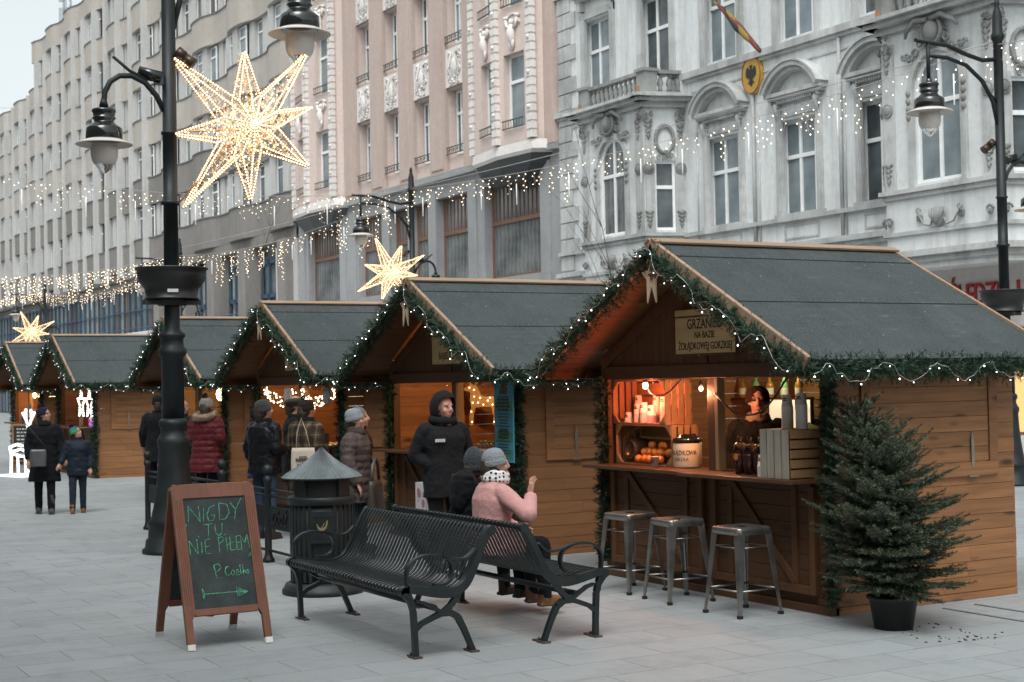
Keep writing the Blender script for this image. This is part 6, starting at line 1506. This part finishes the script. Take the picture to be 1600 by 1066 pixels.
    if seat is not None and coat and hem < .8:
        q = MB(); q.M = B0
        for l in legs: limb(q, [l[0], tuple(V(l[0]).lerp(V(l[1]), .55))], [.125, .115])
        fuse(q, 'coat_skirt', coat, t, vox, 3, folds)
    if scarf:
        q = MB(); q.M = TL; N = 28
        for dz_, r_, th in (((1.455, .088, .036), (1.495, .086, .032)) if 'dots' in scarf.name else ((1.43, .082, .028), (1.455, .078, .026))): q.tube([(r_*math.cos(k*math.tau/N), r_*1.02*math.sin(k*math.tau/N)+.008, dz_+.008*math.sin(k*1.3)) for k in range(N)], th, 10, closed=True)
        fuse(q, 'scarf', scarf, t, .009, 2, .012)
        if 'fur' in scarf.name:
            q = MB(); q.M = TL; rs = random.Random(6)
            for k in range(2600):
                a = rs.uniform(0, math.tau); b_ = rs.uniform(0, math.tau); c0 = V((.135*math.cos(a), -.035+.125*math.sin(a), 1.455+.03*math.sin(a+math.pi)*-1)); d = V((math.cos(a)*math.cos(b_), math.sin(a)*math.cos(b_), math.sin(b_))); e = c0+d*rs.uniform(.05, .085)+V((0, 0, rs.uniform(-.02, .01))); w_ = d.cross(V((rs.random(), rs.random(), 1))).normalized()*.004; q.add([c0+d*.02-w_, c0+d*.02+w_, e], [(0, 1, 2)])
            q.tube([(.135*math.cos(k*.314), -.035+.125*math.sin(k*.314), 1.455+.03*math.sin(k*.314)) for k in range(20)], .048, 8, closed=True)
            q.build('fur_trim', scarf, t)
    if hair is None and not hood and face is not None: hair = m_hair
    if hair:
        q = MB(); q.M = HM; q.sphere((0, -.034, 1.592), (.086, .092, .103), 18) if not hat else q.sphere((0, -.040, 1.552), (.080, .070, .075), 16); q.tube([(0, -.075, 1.6), (0, -.078, 1.52), (0, -.07, 1.45)], [.066, .066, .05], 12); fuse(q, 'hair', hair, t, .009, 1, .012)
    if hat:
        kind, hm, *ex = hat; q = MB(); q.M = HM @ Matrix.Translation((0, -.022, 1.568)) @ Matrix.Rotation(R_(13), 4, 'X') @ Matrix.Scale(1.07, 4)
        if kind in ('beanie', 'bobble', 'cat', 'pointed', 'bun'):
            top = {'beanie': .135, 'bobble': .13, 'cat': .13, 'pointed': .20, 'bun': .125}[kind]
            prof = [(.084, .0), (.094, -.005), (.099, .01), (.098, .04), (.093, .045)]+[(.094*math.cos(u*1.5)**(.8 if kind != 'pointed' else 1.15)+.001, .045+(top-.045)*math.sin(u*1.571)) for u in (.15, .3, .45, .6, .72, .84, .94, 1.0)]
            q.lathe(prof, 28); old = q.M; 
            if kind == 'cat':
                for x in (-1, 1): q.tube([(x*.05, 0, .10), (x*.085, 0, .155)], [.045, .012], 10)
            H_ = fuse(q, 'hat', hm, t, .007, 2, .008)
            H_.scale = (1, 1, 1)
            if kind in ('bobble', 'bun'):
                c = MB(); c.M = q.M; rs = random.Random(3); r0 = .042 if kind == 'bobble' else .03
                for k in range(420):
                    d = V((rs.gauss(0, 1), rs.gauss(0, 1), rs.gauss(0, 1))).normalized(); c0 = V((0, -.02, top+.025)); e = c0+d*r0*rs.uniform(.9, 1.25); w_ = d.orthogonal().normalized()*.004; n_ = len(c.v)
                    c.add([c0+d*r0*.4-w_, c0+d*r0*.4+w_, e], [(0, 1, 2)])
                c.build('pompom', ex[0] if ex else hm, t, recalc=False)
        elif kind == 'cap':
            q.lathe([(.09, .0), (.098, .02), (.118, .05), (.115, .075), (.07, .095), (.0, .10)], 28); q.sphere((0, .10, .02), (.07, .055, .012), 12); fuse(q, 'hat', hm, t, .008, 2)
    if hood:
        q = MB(); q.M = HM; n = 26; kk = 16; vs = []; fs = []; rx, ry, rz_ = .118, .128, .150
        for i in range(kk+1):
            a = math.pi*i/kk*.93
            for j in range(n):
                bb = math.tau*j/n; vs.append((rx*math.sin(a)*math.cos(bb), -.02+ry*math.sin(a)*math.sin(bb), 1.585+rz_*math.cos(a)))
        for i in range(kk):
            for j in range(n):
                c = [V(vs[i*n+j]), V(vs[(i+1)*n+(j+1) % n])]; m_ = (c[0]+c[1])/2
                if m_.y > .045 and m_.z < 1.668: continue
                fs.append((i*n+j, (i+1)*n+j, (i+1)*n+(j+1) % n, i*n+(j+1) % n))
        q.add(vs, fs, 0, True); q.tube([(.115*math.cos(k*.45+3.14), .0+.10*math.sin(k*.45+3.14)-.02, 1.455) for k in range(14)], .03, 8, closed=True)
        o = q.build('hood', hood, t); m_ = o.modifiers.new('thick', 'SOLIDIFY'); m_.thickness = .014; m_.offset = 1; d = o.modifiers.new('sub', 'SUBSURF'); d.levels = d.render_levels = 1; d = o.modifiers.new('folds', 'DISPLACE'); d.texture = TEX; d.strength = .014; d.texture_coords = 'LOCAL'
    return t, TL, HM, B0
hang = lambda x, dx=.05, y=.02: [(x*.185, 0, 1.355), (x*(.20+dx), -.02+y*.3, 1.10), (x*(.195+dx), .05+y, .87)]
front = lambda x: [(x*.185, 0, 1.355), (x*.235, -.03, 1.11), (x*.13, .20, 1.08)]
pocket = lambda x: [(x*.19, 0, 1.355), (x*.285, -.06, 1.12), (x*.145, .06, 1.0), (-x*.45, .05, -.6)]
blk = fabric('black_coat_cloth', (.007, .008, .010)); blk2 = fabric('charcoal_jacket_cloth', (.010, .011, .013)); navy = fabric('navy_jacket_cloth', (.012, .018, .028), .6); jean = fabric('blue_denim', (.035, .055, .09)); jeand = fabric('dark_denim', (.018, .026, .038))
wine = fabric('wine_red_quilt', (.085, .012, .016), .55); brown = fabric('brown_quilt', (.075, .055, .05), .5); leather = fabric('black_glossy_leather', (.010, .011, .013), .30, .3, 9, 0, .5, 9); pink = fabric('pink_wool_cloth', (.50, .26, .25), .9, .1, 20, .4, .2, 30)
greyk = fabric('grey_knit', (.23, .25, .27), .95, .2, 40, .3, .6, 70); dgk = fabric('dark_grey_knit', (.045, .05, .055), .95, .4, 60, .3, .6, 70); navyk = fabric('navy_knit', (.012, .015, .03), .95); blackk = fabric('black_knit', (.01, .01, .011), .95); uggs = fabric('grey_suede', (.07, .068, .07)); tanb = M('tan_boot_leather', (.17, .075, .03), .5, 0, .3, 12); dkb = M('dark_boot_leather', (.03, .024, .02), .5); beard = fabric('fur_trim', (.28, .20, .14), .95, .5, 50, .5, .8, 60); skinpk = M('blond_hair', (.30, .19, .09), .6, 0, .3, 30)
def plaid():
    t = NT('brown_plaid_wool'); s = t.xyz(t.tc.outputs['Object']); c = (.06, .045, .03); r = c
    for ax, per in ((2, .115), (0, .105)):
        f = t.math('FRACT', t.math('MULTIPLY', t.math('ADD', s[ax], 5.0), 1/per)); r = t.mix(t.math('MULTIPLY', t.math('LESS_THAN', f, .42), .55), r, (.016, .013, .011)); r = t.mix(t.math('MULTIPLY', t.math('COMPARE', f, .70, .045), .6), r, (.20, .15, .09))
    t.set(r, .9, 0, .2); t.bump(t.noise(t.co(), 12, 4), .3, .02); return t.mat
def dots():
    t = NT('white_cloth_with_black_dots'); c = t.co(); vo = t.n('ShaderNodeTexVoronoi'); vo.inputs['Scale'].default_value = 30; vo.inputs['Randomness'].default_value = .35; t.l(c, vo.inputs['Vector'])
    t.set(t.mix(t.math('LESS_THAN', vo.outputs['Distance'], .36), (.66, .64, .62), (.012, .012, .014)), .85); return t.mat
def bands():
    t = NT('blue_green_striped_knit'); z = t.xyz(t.tc.outputs['Object'])[2]
    x = t.n('ShaderNodeValToRGB'); x.color_ramp.interpolation = 'CONSTANT'; e = x.color_ramp.elements
    for p, col in ((0, (.10, .30, .10)), (.30, (.05, .25, .08)), (.52, (.02, .16, .14)), (.72, (.02, .06, .18))):
        if p == 0: e[0].color = (*col, 1)
        else: q = e.new(p); q.color = (*col, 1)
    e[-1].color = (.015, .05, .16, 1)
    t.l(t.math('MULTIPLY', t.math('SUBTRACT', z, 1.08), 1/.17), x.inputs[0]); t.set(x.outputs[0], .95); return t.mat
walk = lambda a: [[(-.09, 0, .90), (-.095, .06*a+.02, .48), (-.10, .10*a, .09)], [(.09, 0, .90), (.095, -.05*a+.03, .48), (.10, -.13*a, .10)]]
# walking woman and boy
person('woman in a long black coat and navy bobble hat walking with the boy', (-21.6, 4.72, 0), -104, 1.50, [[(-.185, 0, 1.355), (-.25, .0, 1.10), (-.30, .10, .90)], hang(1)], blk, blk, uggs, ('bobble', navyk, fabric('grey_fur_ball', (.12, .11, .10))), (58, 4), None, walk(1), .52, .006, .10, 1.12, .05, None, None, blackk, .013, boot_h=.22, glasses=True)
person('boy in a navy jacket and striped green and blue bobble hat', (-21.40, 5.13, 0), -104, 1.22, [hang(-1), [(.185, 0, 1.355), (.26, .02, 1.12), (.33, .08, .98)]], navy, jeand, tanb, ('bobble', bands(), fabric('blue_pompom', (.015, .05, .16))), (62, 14), None, walk(-.8), .74, .004, .1, 1.12, .05, None, None, None, .012, boot_h=.08)
bagm = M('grey_bag_leather', (.07, .07, .075), .35, 0, .3, 10); strapm = M('bag_strap', (.05, .05, .055), .5)
def sidebag(label, loc, rz, w, h, d, mat, strap, name='shoulder_bag', skew=0):
    t = thing(name, label, 'bag', loc, R_(rz)); q = MB(); rg = []
    for z, k in ((0, .86), (.02, .97), (h*.5, 1.0), (h*.85, .96), (h, .90)): rg.append([(x*w/2*k+skew*z, y*d/2*(1.05-z/h*.6), z) for x, y in [(math.copysign(abs(math.cos(a))**.55, math.cos(a)), math.copysign(abs(math.sin(a))**.7, math.sin(a))) for a in [j*math.tau/20 for j in range(20)]]])
    q.loft(rg); o = q.build('bag_body', mat, t); dd = o.modifiers.new('folds', 'DISPLACE'); dd.texture = TEX; dd.strength = .015; dd.texture_coords = 'LOCAL'
    q = MB(); q.tube(strap, .010, 6, sx=1.6, sy=.5); q.build('strap', strapm if mat is not CANV else CANV, t); return t
CANV = M('natural_canvas', (.46, .40, .33), .85, 0, .1, 10)
sidebag('grey leather crossbody bag on the hip of the walking woman', (-21.36, 4.58, .68), -104, .23, .24, .08, bagm, [(-.12, .0, .25), (-.0, .03, .40), (.14, .02, .58), (.23, -.05, .66)])
# behind the lamp post
person('person in a black coat half hidden behind the near lamp post', (-22.95, 6.75, 0), 70, 1.62, [hang(-1), hang(1)], blk, blk, dkb, ('beanie', blackk), (0, 0), None, None, .62, 0, .1, 1.05, vox=.016, face=False)
person('woman in a wine red quilted coat with a fur trimmed hood, back turned', (-19.22, 6.3, 0), 42, 1.60, [front(-1), front(1)], wine, blk, dkb, ('bobble', fabric('mottled_grey_knit', (.18, .16, .15), .95, .7, 40), fabric('dark_fur_ball', (.05, .04, .045))), (0, -8), None, None, .66, .013, .085, 1.18, .03, None, None, beard, .011, False)
person('blond person in a black hooded jacket at the counter beside the red coat', (-21.7, 6.75, 0), 30, 1.56, [front(-1), front(1)], blk2, blk, dkb, None, (-30, 0), None, None, .78, .006, .1, 1.05, hair=skinpk, vox=.014, face=False)
person('person in blue trousers and a dark coat behind the red coat', (-19.2, 7.0, 0), -30, 1.45, [front(-1), front(1)], fabric('blue_coat_cloth', (.015, .03, .10)), fabric('blue_cloth', (.015, .03, .12)), dkb, ('beanie', blackk), (0, 0), None, None, .6, 0, .1, .95, vox=.016, face=False)
person('person in a glossy black leather jacket, jeans and dark grey knit hat', (-16.24, 6.0, 0), 22, 1.58, [hang(-1, .06, .02), front(1)], leather, jean, dkb, ('beanie', dgk), (-18, 0), None, None, .80, .008, .13, 1.20, .04, None, None, blackk, .011, False, .03)
person('man in a flat tweed cap between the leather jacket and the plaid coat', (-16.95, 6.65, 0), -20, 1.62, [front(-1), front(1)], blk, blk, dkb, ('cap', fabric('tweed', (.05, .042, .035), .95, .5, 60)), (-10, -8), None, None, .62, 0, .1, 1.05, vox=.013, face=False)
person('woman in a brown plaid coat with a knitted bun hat, back turned', (-16.2, 6.5, 0), 25, 1.58, [front(-1), front(1)], plaid(), jeand, dkb, ('bun', fabric('dark_brown_knit', (.022, .015, .012), .95)), (-15, -6), None, None, .52, 0, .1, 1.16, .03, None, None, blackk, .012, False)
tb = sidebag('printed natural canvas tote bag on the shoulder of the plaid coat', (-15.60, 6.22, .72), 56, .28, .33, .05, CANV, [(-.08, .0, .31), (-.07, .02, .5), (-.03, .05, .66), (.03, .04, .5), (.08, .0, .31)], 'tote_bag')
for z, s_, sz in ((.24, 'ROCK', .075), (.15, 'ROCK', .05)): pass
q = MB(); rs = random.Random(2)
for k, (z, w) in enumerate(((.22, .08), (.18, .16), (.13, .13), (.07, .16))):
    x = -w/2
    while x < w/2: wd_ = rs.uniform(.012, .022); q.box(x, x+wd_*.7, -.0325, -.028, z, z+(.035 if k in (1, 3) else .018)); x += wd_
q.build('print', m_ink, tb)
person('woman in a brown quilted jacket and pale grey knit beanie, seen from the side', (-13.70, 6.02, 0), -42, 1.50, [hang(-1), hang(1, .05, .05)], brown, jeand, dkb, ('beanie', greyk), (6, 0), None, None, .66, .014, .085, 1.15, .06, None, None, fabric('brown_grey_scarf', (.05, .042, .04)), .011, True)
sidebag('soft dark brown leather handbag on the arm of the woman in brown', (-13.42, 6.10, .50), -40, .38, .30, .12, M('brown_bag_leather', (.05, .036, .03), .45, 0, .3, 10), [(-.14, 0, .28), (-.10, .0, .45), (.0, .0, .52), (.10, 0, .45), (.14, 0, .28)], 'handbag')
person('woman in a black jacket and grey knit hat behind the brown quilted jacket', (-14.35, 6.35, 0), -30, 1.50, [hang(-1), hang(1)], leather, jeand, dkb, ('cat', fabric('mid_grey_knit', (.13, .14, .15), .95, .2, 40)), (0, 0), None, None, .72, .008, .1, 1.1, .05, None, None, None, .012, False)
# hooded man
hm_ = person('man in a black hooded jacket with hands in his pockets by the second stall', (-12.57, 6.42, 0), -96, 1.63, [pocket(-1), pocket(1)], blk2, blk, dkb, None, (20, -6), None, None, .70, 0, .1, 1.10, .02, blk2, None, fabric('olive_grey_shirt', (.16, .15, .125)), .0095, True, .024)
q = MB(); q.M = hm_[1]
for i in range(5): q.box(.045+i*.021, .062+i*.021, .163, .172, 1.245, 1.275)
q.build('chest_print', M('pale_print', (.5, .5, .5), .7), hm_[0])
# seated child and woman in pink
kid = person('child in a black quilted hooded jacket and pointed dark hat, seated with back turned', (-10.02, 5.36, 0), 8, 1.42, [front(-1), front(1)], blk, blk, dkb, ('pointed', dgk), (0, 0), .44, None, .9, .014, .09, 1.15, .05, None, None, blackk, .011, False, lean=4)
q = MB(); q.M = kid[1]; q.sphere((0, -.13, 1.40), (.17, .10, .17), 18); q.sphere((-.02, -.16, 1.30), (.13, .07, .12), 14); q.tube([(.15*math.cos(a*.3+3.3), -.12+.07*math.sin(a*.3+3.3), 1.50) for a in range(10)], .028, 8); fuse(q, 'hood', blk, kid[0], .011, 2, .03)
pk = person('woman in a pink wool coat and grey beanie seated on the bench, right hand raised', (-9.75, 5.36, 0), -4, 1.52, [[(-.185, 0, 1.355), (-.255, .10, 1.12), (-.12, .30, 1.05)], [(.185, .0, 1.345), (.44, .12, 1.18), (.27, .21, 1.345), (-.05, .06, 1)]], pink, blk, tanb, ('beanie', greyk), (-8, 0), .44, None, .7, 0, .1, 1.10, .03, None, None, dots(), .0085, False, .014, sleeve=(.070, .062, .046), lean=5, handn=((0, 1, 0), (0, -1, .3)), handcurl=(.6, .30), spread=.5, bvox=.0048)
# stall keeper
person('stall keeper in a dark jacket and black beanie smiling behind the counter', (-9.83, 7.98, 0), -128, 1.66, [[(-.185, 0, 1.355), (-.24, .02, 1.1), (-.16, .22, 1.02)], [(.185, 0, 1.355), (.25, .0, 1.1), (.17, .22, 1.0)]], fabric('dark_work_jacket', (.006, .006, .007)), blk, dkb, ('beanie', fabric('maroon_knit', (.03, .012, .012), .95)), (0, -2), None, None, .72, 0, .1, 1.1, .02, None, None, fabric('beige_collar', (.24, .17, .12)), .0095, None)
